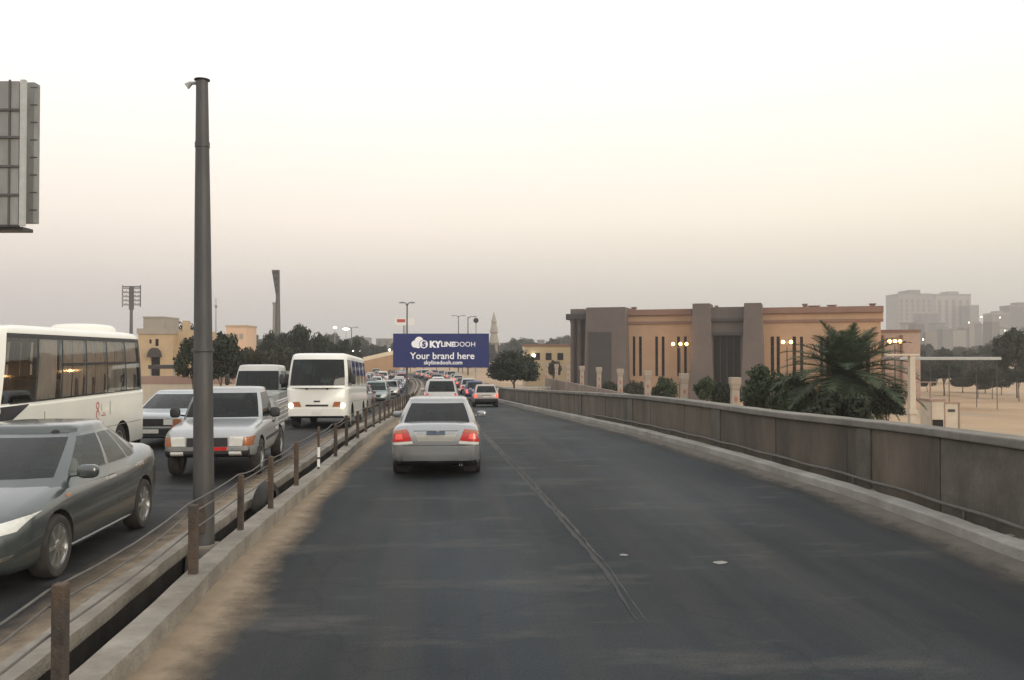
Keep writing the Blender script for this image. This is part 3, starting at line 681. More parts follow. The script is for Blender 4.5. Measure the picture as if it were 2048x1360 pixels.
s2['side'] = [('door_seam', M['dark'], [(-.30, .30), (-.288, .30), (-.33, .97), (-.342, .97)], .002), ('door_seam', M['dark'], [(.93, .30), (.942, .30), (1.0, .93), (.988, .93)], .002), ('door_seam', M['dark'], [(-1.12, .62), (-1.108, .62), (-1.30, 1.0), (-1.312, 1.0)], .002),
    ('door_handle', M['chrome'], [(-.24, .83), (-.03, .825), (-.03, .86), (-.24, .865)], .025), ('door_handle', M['chrome'], [(-1.22, .86), (-1.02, .855), (-1.02, .89), (-1.22, .895)], .025), ('sill_trim', M['chrome'], [(-.92, .215), (.95, .215), (.95, .255), (-.92, .255)], .012), ('side_repeater', M['amber'], [(1.12, .80), (1.02, .80), (1.02, .825), (1.12, .825)], .008)]
s2['mirrors'] = [(.86, w + .09, 1.03, .12, .22, .15)]
grey = make_vehicle('sedan', s2, P_olive)
tag(grey, 'dark grey-green sedan with bright alloy wheels passing beside the median fence', 'car')
pf, prr = G(104, 1152), G(271, 1057); dirg = (pf - prr); dirg = Vector((dirg.x, dirg.y, 0)).normalized()
nrm = Vector((-dirg.y, dirg.x, 0)); cg = (pf + prr) / 2 - nrm * (.785) - dirg * .03
put(grey, cg.x, cg.y, (dirg.x, dirg.y))

# --- pickup
P_pick = paint('pickup_paint', (.36, .375, .39), .4, .34, .2)
wp = .84
s3 = dict(sec=SEC, crown=.02, st=[(-2.15, wp * .93, .50, .74), (-2.10, wp * .96, .46, .80), (-1.0, wp * .97, .42, .80), (-.42, wp * .985, .38, .84), (-.36, wp, .34, 1.03), (.4, wp, .33, 1.04), (.95, wp, .33, 1.04), (1.15, wp * .99, .34, 1.02), (1.7, wp * .975, .36, .975), (2.05, wp * .95, .40, .93), (2.22, wp * .91, .44, .89), (2.30, wp * .84, .48, .83), (2.32, wp * .78, .50, .78)],
    belt=1.03, roof=1.64, cab=(1.02, .48, -.40, -.30, wp * .94, wp * .77), bow=.05,
    outline=[(0, 0, 'ws'), (.006, .5, 'ws'), (.04, .88, 'A'), (.11, .96, 'w1'), (.86, 1.0, 'C'), (.985, .93, 'C'), (.99, .80, 'bl'), (1, .4, 'bl'), (1, 0, 'bl')],
    wheels=((1.42, -1.30), .34, .22, wp - .10), gap=.075, seats=[(-.1, .36, .36)], dash=.62, mirrors=[(.68, wp + .13, 1.14, .10, .20, .20)], mirmat=M['dark'], glass={'ws': M['glass']})
s3['front'] = [('grille', M['dark'], [(-.36, .62), (.36, .62), (.36, .78), (-.36, .78)], .012), ('headlight', M['lens'], ('pair', [(.38, .63), (.62, .63), (.64, .80), (.40, .80)]), .012), ('indicator', M['amber'], ('pair', [(.63, .63), (.79, .63), (.80, .79), (.65, .79)]), .014),
    ('front_bumper', M['dark'], [(-.82, .43), (.82, .43), (.82, .55), (-.82, .55)], .10), ('bumper_top', M['rim_steel'], [(-.82, .552), (.82, .552), (.82, .60), (-.82, .60)], .085), ('number_plate', M['plate'], ('pair', [(.40, .46), (.62, .46), (.62, .54), (.40, .54)]), .112), ('red_sticker', M['red'], [(.10, .555), (.36, .555), (.36, .615), (.10, .615)], .09)]
s3['side'] = [('door_seam', M['dark'], [(-.30, .42), (-.288, .42), (-.30, 1.02), (-.312, 1.02)], .002), ('door_seam', M['dark'], [(.90, .42), (.912, .42), (.93, 1.0), (.918, 1.0)], .002), ('door_handle', M['dark'], [(-.24, .88), (-.06, .88), (-.06, .92), (-.24, .92)], .02), ('side_stripe', M['dark'], [(-.9, .60), (.95, .60), (.95, .66), (-.9, .66)], .006)]
pick = make_vehicle('pickup_truck', s3, P_pick)
tag(pick, 'silver pickup truck with ribbed cargo bed approaching behind the tall steel pole', 'pickup')
for sg in (1, -1):
    mb = MB(); mb.box(-2.14, -.45, sg * wp - .03, sg * wp + .03, .78, 1.30)
    for k in range(5): mb.box(-2.12, -.47, sg * (wp + .035) - .012, sg * (wp + .035) + .012, .82 + .10 * k, .855 + .10 * k)
    bevel(mb.build('bed_side', P_pick, pick), .01)
mb = MB(); mb.box(-2.17, -2.12, -wp + .03, wp - .03, .78, 1.24); mb.build('tailgate', P_pick, pick)
mb = MB(); mb.box(-.50, -.46, -wp + .03, wp - .03, .80, 1.36); mb.build('bed_front', P_pick, pick)
pp = G(418, 957); put(pick, pp.x - .22, pp.y + 2.0, (.125, -1))

# --- old white sedan following the bus
P_old = paint('old_white_paint', (.38, .43, .46), .05, .42, .3)
s4 = sedan_spec(4.3, 1.66, 1.38); w4 = .83
s4['st'] = [(-2.15, w4 * .88, .38, .84), (-2.12, w4 * .93, .32, .89), (-2.0, w4 * .95, .26, .92), (-1.2, w4, .22, .93), (0, w4, .2, .92), (.9, w4, .2, .91), (1.2, w4, .2, .88), (1.9, w4 * .97, .24, .83), (2.08, w4 * .95, .28, .80), (2.13, w4 * .92, .34, .77), (2.15, w4 * .90, .36, .74)]
s4['belt'] = .90
s4['front'] = [('grille', M['dark'], [(-.50, .55), (.50, .55), (.50, .73), (-.50, .73)], .012), ('headlight', M['lens'], ('pair', [(.30, .58), (.50, .58), (.50, .72), (.30, .72)]), .022), ('indicator', M['amber'], ('pair', [(.52, .56), (.72, .56), (.73, .73), (.53, .73)]), .014), ('front_bumper', M['dark'], [(-.74, .36), (.74, .36), (.74, .50), (-.74, .50)], .07), ('fog_light', M['red'], ('pair', [(.50, .50), (.70, .50), (.70, .55), (.50, .55)]), .05), ('number_plate', M['plate'], [(-.2, .38), (.2, .38), (.2, .48), (-.2, .48)], .085)]
s4['rear'] = [('tail_light', M['red'], ('pair', [(.46, .62), (.72, .62), (.72, .80), (.46, .80)]), .012)]
s4['mirmat'] = M['dark']; s4['glass'] = {'ws': M['glass']}
old = make_vehicle('sedan', s4, P_old)
tag(old, 'pale blue-white old sedan with black grille between the bus and the pickup', 'car')
po = G(288, 897); put(old, po.x + .1, po.y + 2.0, hd(24, -1))

# --- bus-like vehicles
P_bus = paint('bus_white_paint', (.74, .73, .665), .0, .38, .06)
def bus_spec(L, Wd, H, belt, wheels, wr=.40):
    w = Wd / 2; h = L / 2
    return dict(sec=BOX, crown=.0, st=[(-h, w * .90, .44, belt - .02), (-h + .04, w * .96, .38, belt), (-h + .2, w, .34, belt), (0, w, .33, belt), (h - .6, w, .33, belt), (h - .22, w * .985, .34, belt), (h - .07, w * .95, .36, belt - .03), (h, w * .87, .42, belt - .08)],
        belt=belt - .004, roof=H, rcrown=.17, wheels=(wheels, wr, .24, w - .16), gap=.08)
s5 = bus_spec(7.0, 2.08, 2.82, 1.50, (2.25, -2.0)); s5['cab'] = (3.43, 3.12, -3.45, -3.36, 1.035, .975); s5['bow'] = .12; s5['bulge'] = .0; s5['tw'] = (.015, .93); s5['skirt'] = -.02
s5['outline'] = [(0, 0, 'ws'), (.004, .5, 'ws'), (.012, .86, 'A'), (.030, .97, 'w0'), (.185, 1.0, 'B'), (.195, 1.0, 'w1'), (.335, 1.0, 'B'), (.345, 1.0, 'w2'), (.50, 1.0, 'B'), (.51, 1.0, 'w3'), (.66, 1.0, 'B'), (.67, 1.0, 'w4'), (.82, 1.0, 'B'), (.83, 1.0, 'w5'), (.955, 1.0, 'C'), (.99, .95, 'C'), (.995, .84, 'bl'), (1, .4, 'bl'), (1, 0, 'bl')]
s5['glass'] = {k: M['glassb'] for k in ('w0', 'w1', 'w2', 'w3', 'w4', 'w5')}
s5['front'] = [('grille', M['dark'], [(-.6, .62), (.6, .62), (.6, .72), (-.6, .72)], .012), ('headlight', M['lens'], ('pair', [(.60, .72), (.88, .72), (.88, .90), (.60, .90)]), .02), ('front_panel', M['dark'], [(-.80, 1.05), (.80, 1.05), (.86, 1.44), (-.86, 1.44)], .006)]
s5['side'] = [('dark_sweep', M['dark'], [(2.35, 1.46), (3.36, 1.08), (3.36, 1.47), (2.35, 1.475)], .004), ('indicator', M['amber'], [(3.30, 1.10), (3.18, 1.10), (3.18, 1.17), (3.30, 1.17)], .012), ('door_seam', M['dark'], [(2.92, .45), (2.935, .45), (2.935, 1.49), (2.92, 1.49)], .003), ('door_seam', M['dark'], [(1.95 - .2, .9), (1.965 - .2, .9), (1.965 - .2, 1.49), (1.95 - .2, 1.49)], .003), ('door_handle', M['dark'], [(1.85, 1.06), (2.05, 1.06), (2.05, 1.11), (1.85, 1.11)], .02), ('panel_seam', M['seatg'], [(-3.2, .80), (1.7, .80), (1.7, .812), (-3.2, .812)], .003)]
bus = make_vehicle('bus', s5, P_bus, detail=False)
for c in [c for c in bus.children if c.name.startswith('cabin_frame')]:
    # black window surround: faces between belt and cant rail are dark trim
    me = c.data; me.materials.append(M['dark'])
    for p in me.polygons:
        if 1.50 < p.center.z < 2.62 and abs(p.normal.y) > .8 and p.center.x < 2.98: p.material_index = 1
tag(bus, 'white bus with large side windows overtaken by the grey-green sedan', 'bus')
for x in (-2.9, -2.1, -1.3, -.5, .3, 1.1):
    for sy in (-.62, .62): bevel(MB().box(x - .06, x + .06, sy - .40, sy + .40, 1.2, 1.86).build('seat', M['seatg'], bus), .05)
bevel(MB().box(2.45, 2.6, .35, .85, 1.2, 1.95).build('driver_seat', M['seat'], bus), .05)
at = s5['at']
M['curtain'] = mat('bus_curtain', (.80, .73, .66), .95, var=.12, scale=3)
for sg in (1, -1):
    for p0_, p1_ in ((.215, .325), (.35, .42), (.428, .498), (.515, .585), (.592, .655), (.675, .745), (.752, .815), (.835, .95)):
        mb = MB(); n = 26
        for i in range(n + 1):
            p = p0_ + (p1_ - p0_) * i / n; wv_ = .018 * math.sin(i * 1.9) - .05
            for t in (.02, .30, .62, .93):
                x, y, z = at(t, p, 1.0); mb.v.append((x, sg * (y + wv_ * (1.2 - .4 * t)), z))
        for i in range(n):
            for k in range(3): mb.f.append((i * 4 + k, i * 4 + k + 1, i * 4 + 5 + k, i * 4 + 4 + k))
        mb.build('curtain', M['curtain'], bus, smooth=60)
mb = MB()
for sg in (1, -1):
    q = [at(.52, p, 1.0) for p in (.345, .96)]; q2 = [at(.56, p, 1.0) for p in (.345, .96)]
    mb.box(q[1][0], q[0][0], sg * q[0][1] - .004 - .012, sg * q[0][1] + .012 - .004, q[0][2], q2[0][2])
mb.build('window_rail', M['dark'], bus)
mb = MB(); rings = []
for z, k in ((2.78, 1.0), (2.88, .97), (2.95, .85), (2.975, .5), (2.98, .001)):
    rings.append([( -2.55 + .62 * k * math.copysign(abs(math.cos(a)) ** .6, math.cos(a)), .62 * k * math.copysign(abs(math.sin(a)) ** .6, math.sin(a)), z) for a in [2 * math.pi * j / 28 for j in range(28)]])
for rg in rings: mb.v += rg
for i in range(4):
    for j in range(28): mb.f.append((i * 28 + j, i * 28 + (j + 1) % 28, (i + 1) * 28 + (j + 1) % 28, (i + 1) * 28 + j))
mb.build('roof_unit', P_bus, bus, smooth=50)
M['redprint'] = mat('faded_red_print', (.50, .15, .13), .6, var=.3, scale=12)
M['greyprint'] = mat('faded_grey_print', (.42, .41, .37), .6, var=.2, scale=12)
def side_print(parts, sg=1):
    mb = MB()
    for x0, x1, z0, z1 in parts: mb.add([(x0, sg * 1.0435, z0), (x1, sg * 1.0435, z0), (x1, sg * 1.0435, z1), (x0, sg * 1.0435, z1)], [(0, 1, 2, 3)])
    return mb
def ringp(mb, cx, cz, r0, r1, a0=0, a1=360, n=14, y=1.0435):
    k = len(mb.v)
    for i in range(n + 1):
        a = R(a0 + (a1 - a0) * i / n); mb.v += [(cx + r0 * math.cos(a), y, cz + r0 * math.sin(a)), (cx + r1 * math.cos(a), y, cz + r1 * math.sin(a))]
    for i in range(n): mb.f.append((k + 2 * i, k + 2 * i + 1, k + 2 * i + 3, k + 2 * i + 2))
mb = MB(); ringp(mb, -.62, 1.27, .045, .085); ringp(mb, -.62, 1.10, .05, .09, -60, 200); mb.v and mb.build('red_emblem', M['redprint'], bus, fix=False)
side_print([(-.66, -.60, .86, 1.03), (-1.05, -.80, 1.05, 1.075), (-1.0, -.9, 1.10, 1.12)]).build('red_lettering', M['redprint'], bus, fix=False)
side_print([(-1.32, -1.27, 1.05, 1.34), (-.85, -.80, 1.16, 1.30)]).build('grey_lettering', M['greyprint'], bus, fix=False)
brl = P(290, 709, 20.4); bx, by = brl.x, 20.4; db = Vector((.085, -1, 0)).normalized(); nb = Vector((-db.y, db.x, 0))
cb_ = Vector((bx, by, 0)) + db * 3.45 - nb * 1.04
put(bus, cb_.x, cb_.y, (db.x, db.y))

# --- minibus with lit lamps
P_mini = paint('minibus_white_paint', (.70, .70, .655), .0, .35, .06)
s6 = bus_spec(6.3, 2.04, 2.52, 1.36, (2.0, -1.75), .38); s6['cab'] = (3.12, 2.86, -3.1, -3.0, 1.01, .92); s6['bow'] = .14; s6['skirt'] = -.02; s6['bulge'] = .02; s6['tw'] = (.05, .92)
s6['outline'] = [(0, 0, 'ws'), (.004, .5, 'ws'), (.014, .88, 'A'), (.035, .97, 'w0'), (.18, 1.0, 'B'), (.20, 1.0, 'w1'), (.38, 1.0, 'B'), (.40, 1.0, 'w2'), (.60, 1.0, 'B'), (.62, 1.0, 'w3'), (.80, 1.0, 'B'), (.82, 1.0, 'w4'), (.95, 1.0, 'C'), (.99, .95, 'C'), (.995, .84, 'bl'), (1, .4, 'bl'), (1, 0, 'bl')]
s6['glass'] = {k: M['glassd'] for k in ('w0', 'w1', 'w2', 'w3', 'w4')}; s6['glass']['ws'] = M['glass']; s6['seats'] = [(1.9, .45, .5), (.9, .4, .5), (-.2, .4, .5)]; s6['dash'] = 2.6
s6['front'] = [('grille', M['dark'], [(-.36, .73), (.36, .73), (.37, .79), (-.37, .79)], .012), ('headlight', M['amber'], ('pair', [(.50, .72), (.74, .72), (.76, .88), (.56, .88)]), .012), ('headlamp', M['lens'], ('pair', [(.75, .70), (.93, .70), (.93, .86), (.77, .86)]), .014), ('badge', M['dark'], [(-.10, .87), (.10, .87), (.10, .92), (-.10, .92)], .012), ('number_plate', M['plate'], [(-.17, .48), (.17, .48), (.17, .58), (-.17, .58)], .03), ('lower_bumper', P_mini, [(-.92, .42), (.92, .42), (.93, .66), (-.93, .66)], .02), ('wiper', M['dark'], ('pair', [(.30, 1.28), (.36, 1.28), (.36, 1.33), (.30, 1.33)]), .03)]
s6['side'] = [('panel_seam', M['seatg'], [(-2.9, .86), (2.9, .86), (2.9, .875), (-2.9, .875)], .003)]
s6['mirrors'] = [(3.05, 1.16, 1.62, .10, .16, .34)]; s6['mirmat'] = M['dark']
mini = make_vehicle('minibus', s6, P_mini)
tag(mini, 'white minibus with round lit headlamps approaching beyond the pickup', 'minibus')
for sg in (1, -1):
    MB().lathe([(.075, 0), (.07, .03), (.04, .045), (.001, .05)], 18, 'x', c=(s6['sh'].end(.85, .76, 1) + .006, sg * .84, .76)).build('lit_bulb', M['lit'], mini, smooth=50)
pm = G(629, 856); put(mini, pm.x, pm.y + 2.5, hd(31, -1))

# --- small truck behind
P_tr = paint('truck_white_paint', (.50, .51, .49), .0, .4, .25)
s7 = dict(sec=BOX, crown=0, st=[(.75, .84, .45, 1.2), (.80, .86, .40, 1.22), (1.9, .86, .38, 1.22), (2.30, .855, .38, 1.20), (2.42, .83, .40, 1.16), (2.46, .78, .46, 1.10)], belt=1.21, roof=2.18, rcrown=.12, cab=(2.42, 2.06, .80, .86, .85, .77), bow=.08, tw=(.04, .86), outline=[(0, 0, 'ws'), (.01, .5, 'ws'), (.05, .9, 'A'), (.13, .97, 'w1'), (.80, 1.0, 'C'), (.97, .95, 'C'), (.98, .80, 'bl'), (1, .4, 'bl'), (1, 0, 'bl')], wheels=((1.75, -1.6), .38, .22, .74), gap=.07, mirrors=[(2.3, 1.06, 1.62, .10, .17, .40)], mirmat=M['dark'], seats=[(1.15, .42, .36)], dash=2.0)
s7['front'] = [('headlight', M['lens'], ('pair', [(.55, .60), (.78, .60), (.78, .76), (.55, .76)]), .014), ('grille', M['dark'], [(-.50, .62), (.50, .62), (.50, .76), (-.50, .76)], .012), ('front_bumper', M['dark'], [(-.80, .42), (.80, .42), (.80, .56), (-.80, .56)], .05)]
truck = make_vehicle('truck', s7, P_tr)
tag(truck, 'white cab-over truck with tall side mirrors behind the silver pickup', 'truck')
mb = MB(); mb.box(-3.1, .70, -.42, -.30, .55, .75); mb.box(-3.1, .70, .30, .42, .55, .75); mb.box(-3.1, .74, -.98, .98, .75, .86)
for sg in (1, -1): mb.box(-3.1, .70, sg * .96 - .02, sg * .96 + .02, .86, 1.35)
mb.box(.62, .68, -.94, .94, .86, 1.95); mb.box(-3.12, -3.08, -.94, .94, .86, 1.33)
mb.build('cargo_bed', P_tr, truck)
pt = P(505, 709, 31.5); put(truck, pt.x, 31.5 + 2.3, hd(33, -1))

# --- light SUV ahead, and the beige hatchback in the right lane
P_suv = paint('pale_silver_paint', (.40, .385, .37), .4, .32, .2)
wv = .89
def suv_spec(wv=.89, H=1.74):
    return dict(st=[(-2.3, wv * .90, .50, .96), (-2.26, wv * .95, .42, 1.02), (-2.1, wv * .975, .36, 1.05), (-1.2, wv, .32, 1.05), (0, wv, .3, 1.03), (.9, wv, .3, 1.02), (1.3, wv * .99, .3, .99), (1.9, wv * .96, .33, .92), (2.15, wv * .9, .38, .85), (2.25, wv * .8, .45, .75)],
    belt=1.03, roof=H, cab=(1.15, .45, -2.24, -1.92, wv * .93, wv * .75), bow=.07, outline=[(0, 0, 'ws'), (.006, .5, 'ws'), (.035, .87, 'A'), (.08, .96, 'w1'), (.36, 1, 'B'), (.39, 1, 'w2'), (.64, 1, 'B'), (.68, 1, 'w3'), (.90, .99, 'C'), (.975, .93, 'C'), (.985, .84, 'bl'), (1, .4, 'bl'), (1, 0, 'bl')],
    wheels=((1.35, -1.35), .35, .22, wv - .11), seats=[(.0, .34, .38), (-.95, .32, .38)], mirrors=[(.75, wv + .08, 1.15, .1, .2, .16)])
s8 = suv_spec(); s8['glass'] = {'bl': M['glassd']}
s8['rear'] = [('tail_light', M['red'], ('pair', [(.58, .66), (.82, .66), (.82, 1.0), (.66, 1.0)]), .012), ('bumper', M['dark'], [(-.80, .44), (.80, .44), (.80, .60), (-.80, .60)], .04), ('number_plate', M['plate'], [(-.2, .72), (.2, .72), (.2, .82), (-.2, .82)], .014)]
suv = make_vehicle('suv', s8, P_suv); tag(suv, 'pale estate car just ahead of the silver sedan showing its roof and rear window', 'car')
put(suv, P(878, 709, 45).x, 45 + 1.5, hd(46))
P_beige = paint('beige_paint', (.38, .335, .305), .2, .36, .25)
s9 = suv_spec(.82, 1.47)
s9['st'] = [(x * .9, w_, zb - .06 if zb > .3 else zb - .08, zt - .12) for x, w_, zb, zt in s9['st']]; s9['belt'] = .905; s9['cab'] = (1.0, .35, -1.98, -1.60, .82 * .92, .82 * .72); s9['wheels'] = ((1.22, -1.22), .30, .2, .71)
s9['glass'] = {'bl': M['glassd']}
s9['rear'] = [('tail_light', M['redlit'], ('pair', [(.58, .62), (.76, .62), (.76, .86), (.62, .86)]), .012), ('bumper', M['dark'], [(-.74, .36), (.74, .36), (.74, .56), (-.74, .56)], .04), ('number_plate', M['plate'], [(-.2, .64), (.2, .64), (.2, .73), (-.2, .73)], .014), ('badge', M['dark'], [(-.28, .76), (.28, .76), (.28, .80), (-.28, .80)], .010)]
hatch = make_vehicle('hatchback', s9, P_beige); tag(hatch, 'beige hatchback with glowing tail lights driving near the curving parapet', 'car')
ph = G(968, 814); put(hatch, ph.x, ph.y + 1.1, hd(52))
s10 = sedan_spec(4.4, 1.7, 1.44)
s10['front'] = [('headlight', M['lens'], ('pair', [(.46, .56), (.76, .60), (.78, .70), (.50, .66)]), .012), ('grille', M['dark'], [(-.40, .50), (.40, .50), (.42, .60), (-.42, .60)], .012), ('air_intake', M['dark'], [(-.5, .27), (.5, .27), (.5, .38), (-.5, .38)], .012), ('number_plate', M['plate'], [(-.2, .40), (.2, .40), (.2, .48), (-.2, .48)], .02)]
s10['rear'] = [('tail_light', M['redlit'], ('pair', [(.44, .72), (.78, .72), (.78, .88), (.52, .90)]), .012), ('number_plate', M['plate'], [(-.2, .74), (.2, .74), (.2, .84), (-.2, .84)], .014), ('bumper', M['dark'], [(-.78, .34), (.78, .34), (.78, .45), (-.78, .45)], .02)]
farsedan = make_vehicle('sedan', s10, P_old)
s11 = suv_spec(.87, 1.72)
s11['front'] = [('headlight', M['lens'], ('pair', [(.46, .66), (.78, .68), (.78, .80), (.50, .80)]), .012), ('grille', M['dark'], [(-.40, .60), (.40, .60), (.42, .78), (-.42, .78)], .012), ('front_bumper', M['dark'], [(-.74, .40), (.74, .40), (.74, .54), (-.74, .54)], .03)]
s11['rear'] = [('tail_light', M['redlit'], ('pair', [(.58, .66), (.80, .66), (.80, 1.0), (.66, 1.0)]), .012), ('bumper', M['dark'], [(-.78, .44), (.78, .44), (.78, .58), (-.78, .58)], .03)]
farvan = make_vehicle('suv', s11, P_suv)
PC = {'white': paint('far_white', (.66, .66, .63), 0, .4, .2), 'red': paint('far_red', (.30, .03, .035), .1, .35, .15), 'teal': paint('far_teal', (.19, .26, .255), .3, .35, .2), 'dark': paint('far_dark', (.035, .037, .042), .3, .32, .2),
      'silver': paint('far_silver', (.40, .42, .42), .5, .32, .2), 'blue': paint('far_blue', (.05, .07, .17), .2, .36, .2), 'maroon': paint('far_maroon', (.12, .03, .035), .2, .36, .2), 'beige': P_beige}
def lane_x(Y, off): return XL(Y) + off
traffic = [   # prototype, paint, Y, offset from the median kerb, direction, label
    ('s', 'silver', 46, -2.9, -1, 'silver sedan with dark windscreen close behind the white minibus'),
    ('s', 'maroon', 53.5, -3.2, -1, 'dark red sedan queued two cars behind the white minibus'),
    ('v', 'teal', 61, -2.7, -1, 'teal off-road car in the oncoming queue beside the lamp pole'),
    ('s', 'white', 69, -3.0, -1, 'white sedan queued behind the teal off-road car'),
    ('s', 'dark', 44, -6.6, -1, 'black sedan in the outer oncoming lane beside the minibus'),
    ('v', 'white', 57, -6.4, -1, 'white estate car in the outer oncoming lane'),
    ('s', 'teal', 74, -6.3, -1, 'teal sedan in the outer oncoming lane behind the white estate car'),
    ('s', 'red', 92, -6.0, -1, 'bright red sedan in the outer oncoming lane'),
    ('v', 'silver', 84, -2.8, -1, 'silver off-road car oncoming below the blue billboard'),
    ('s', 'blue', 100, -3.0, -1, 'blue sedan oncoming in the lane next to the median'),
    ('s', 'white', 118, -6.2, -1, 'white sedan far back in the outer oncoming lane'),
    ('v', 'white', 58, 1.5, 1, 'white estate car driving away ahead of the pale estate car'),
    ('v', 'blue', 78, 4.9, 1, 'dark blue van driving away ahead of the beige hatchback'),
    ('s', 'silver', 72, 1.8, 1, 'silver sedan driving away under the blue billboard'),
    ('s', 'dark', 88, 2.0, 1, 'black sedan driving away under the blue billboard'),
    ('s', 'maroon', 112, 5.0, 1, 'maroon sedan with bright tail lights far along the carriageway'),
    ('v', 'white', 104, 1.9, 1, 'white off-road car far along the carriageway'),
    ('s', 'teal', 132, 2.2, 1, 'teal sedan farthest along our carriageway'),
    ('v', 'beige', 146, 5.2, 1, 'beige estate car farthest along our carriageway'),
    ('v', 'dark', 66, -6.5, -1, 'black off-road car in the outer oncoming lane'), ('s', 'beige', 83, -6.2, -1, 'beige sedan in the outer oncoming lane'), ('s', 'silver', 110, -3.1, -1, 'silver sedan far back in the lane next to the median'), ('v', 'red', 127, -3.0, -1, 'red estate car far back in the lane next to the median'),
    ('s', 'dark', 105, -6.1, -1, 'black sedan far back in the outer oncoming lane'), ('s', 'white', 66, 5.2, 1, 'white sedan driving away in the lane beside the parapet'), ('v', 'silver', 96, 5.1, 1, 'silver van far along the parapet lane'), ('v', 'dark', 122, 1.9, 1, 'black off-road car far along our carriageway'), ('s', 'beige', 128, 5.2, 1, 'beige sedan far along our carriageway'), ('v', 'white', 138, -6.0, -1, 'white estate car farthest back in the oncoming lanes')]
rt = random.Random(21); PN = list(PC)
for lane, dr, y0, y1, gap, nm in ((-9.0, -1, 52, 150, 8.2, 'oncoming'), (-6.3, -1, 112, 176, 7.6, 'oncoming'), (-3.0, -1, 118, 176, 7.6, 'oncoming'), (2.0, 1, 112, 172, 7.8, 'departing'), (5.1, 1, 136, 172, 8.0, 'departing')):
    Y = y0
    while Y < y1:
        if not any(abs(Y - t[2]) < 5.6 and abs(lane - t[3]) < 1.6 for t in traffic):
            pc = rt.choice(PN); k = rt.choice('ssv'); traffic.append((k, pc, Y, lane + rt.uniform(-.2, .2) + (1.0 if lane < -8 else 0), dr, '%s %s in the dense %s queue near the bend' % (pc, 'sedan' if k == 's' else 'estate car', nm)))
        Y += gap + rt.uniform(-.8, 1.2)
used = {}
for k, pc, Y, off, dr, lab in traffic:
    pr_ = farsedan if k == 's' else farvan
    c = pr_ if k not in used else copy_tree(pr_); used[k] = 1
    recolour(c, PC[pc]); put(c, lane_x(Y, off), Y, hd(Y, dr)); tag(c, lab, 'car', 'cars in the far traffic')
def headlamps(root, y, z, x):
    for sg in (1, -1): MB().lathe([(.08, 0), (.06, .03), (.001, .04)], 12, 'x', c=(x, sg * y, z)).build('lit_bulb', M['lit'], root)
# ---------------------------------------------------------------- median: tall pole, fence, tyre
pb = G(408, 1112); px_, py_ = pb.x, pb.y
pole = empty('steel_pole', (px_, py_, -.16)); tag(pole, 'tall tapering steel lighting pole with ring joints standing in the median drain', 'pole')
zt_ = P(397, 161, py_).z + .16; pole.rotation_euler = (0, R(-.55), 0)
zc = [P(397, v, py_).z + .16 for v in (290, 490, 700)]
prof = [(.120, 0), (.116, .9), (.104, 2.4), (.088, 4.0), (.066, zt_), (.001, zt_)]
lean = MB().lathe(prof, 20, 'z'); me = lean.mesh('shaft', 40)
link('shaft', me, M['pole'], pole)
for z in zc[:2]: MB().lathe([(.07, z - .035), (.112 - .006 * z, z - .03), (.112 - .006 * z, z + .03), (.07, z + .035)], 20, 'z').build('ring_joint', M['pole'], pole, smooth=30)
MB().lathe([(.10, zc[2] - .02), (.123, zc[2] - .016), (.123, zc[2] + .016), (.10, zc[2] + .02)], 20, 'z').build('ring_joint', M['pole'], pole, smooth=30)
MB().lathe([(.001, zt_ + .001), (.088, zt_ + .001), (.088, zt_ + .012), (.001, zt_ + .014)], 18, 'z').build('cap_plate', M['dark'], pole)
mb = MB(); mb.tube([(-.06, 0, zt_ - .03), (-.13, -.02, zt_ - .035), (-.17, -.03, zt_ - .07)], [.02, .02, .035], 8); mb.tube([(-.13, -.02, zt_ - .04), (-.15, -.03, zt_ - .10)], [.03, .012], 8); mb.build('bracket', M['galv'], pole)
mb = MB(); mb.cbox(0, 0, -.12, .30, .36, .36, .85); mb.box(-.22, .22, -.22, .22, -.2, -.05); bevel(mb.build('footing', M['kerb'], pole), .03)
MB().box(-.06, .06, -.140, -.118, .45, .78).build('access_door', M['rust'], pole)

fence = empty('median_fence', (XL(10) - .19, 10, .2)); tag(fence, 'rusty post and wire fence running along the median kerb', 'fence')
fx = lambda Y: XL(Y) - .17
posts = [1.3, 3.3, 5.35, 8.45, 10.55, 12.0, 14.1, 16.1] + [18.1 + 2.05 * i for i in range(24)]
rr = random.Random(4); pv = []
for i, Y in enumerate(posts):
    if i == 7: continue
    h = .68 + rr.uniform(-.04, .03); w = .082 if i < 4 else .068
    lx, ly = rr.uniform(-.03, .03), rr.uniform(-.03, .03)
    mb = MB(); c = [(sx_ * w / 2 + (lx if z else 0), sy_ * w / 2 + (ly if z else 0), z) for z in (-.15, h) for sy_ in (-1, 1) for sx_ in (-1, 1)]
    mb.add(c, [(0, 2, 3, 1), (4, 5, 7, 6), (0, 1, 5, 4), (2, 6, 7, 3), (0, 4, 6, 2), (1, 3, 7, 5)])
    o = bevel(mb.build('post', M['rust'], fence), .012); o.location = (fx(Y) - fence.location.x, Y - 10, zroad(Y))
for zz in (.38, .56, .66):
    mb = MB()
    for a, b in zip(posts[:-1], posts[1:]):
        sag = rr.uniform(.01, .05)
        mb.tube([(fx(a + (b - a) * t) - .055 - fence.location.x, a + (b - a) * t - 10, zroad(a + (b - a) * t) + zz - sag * 4 * t * (1 - t)) for t in (0, .25, .5, .75, 1)], .009, 5, cap=False)
    mb.build('wire', M['wire'], fence)
Y = 16.1; rp_ = empty('reflector_post', (fx(Y), Y, zroad(Y) + .18)); tag(rp_, 'thin marker post with white reflective bands beside the median kerb', 'post')
MB().tube([(0, 0, -.05), (0, 0, .80)], .022, 8).build('shaft', M['rust'], rp_)
M['white'] = mat('white_paint', (.72, .72, .70), .5, var=.1, scale=10)
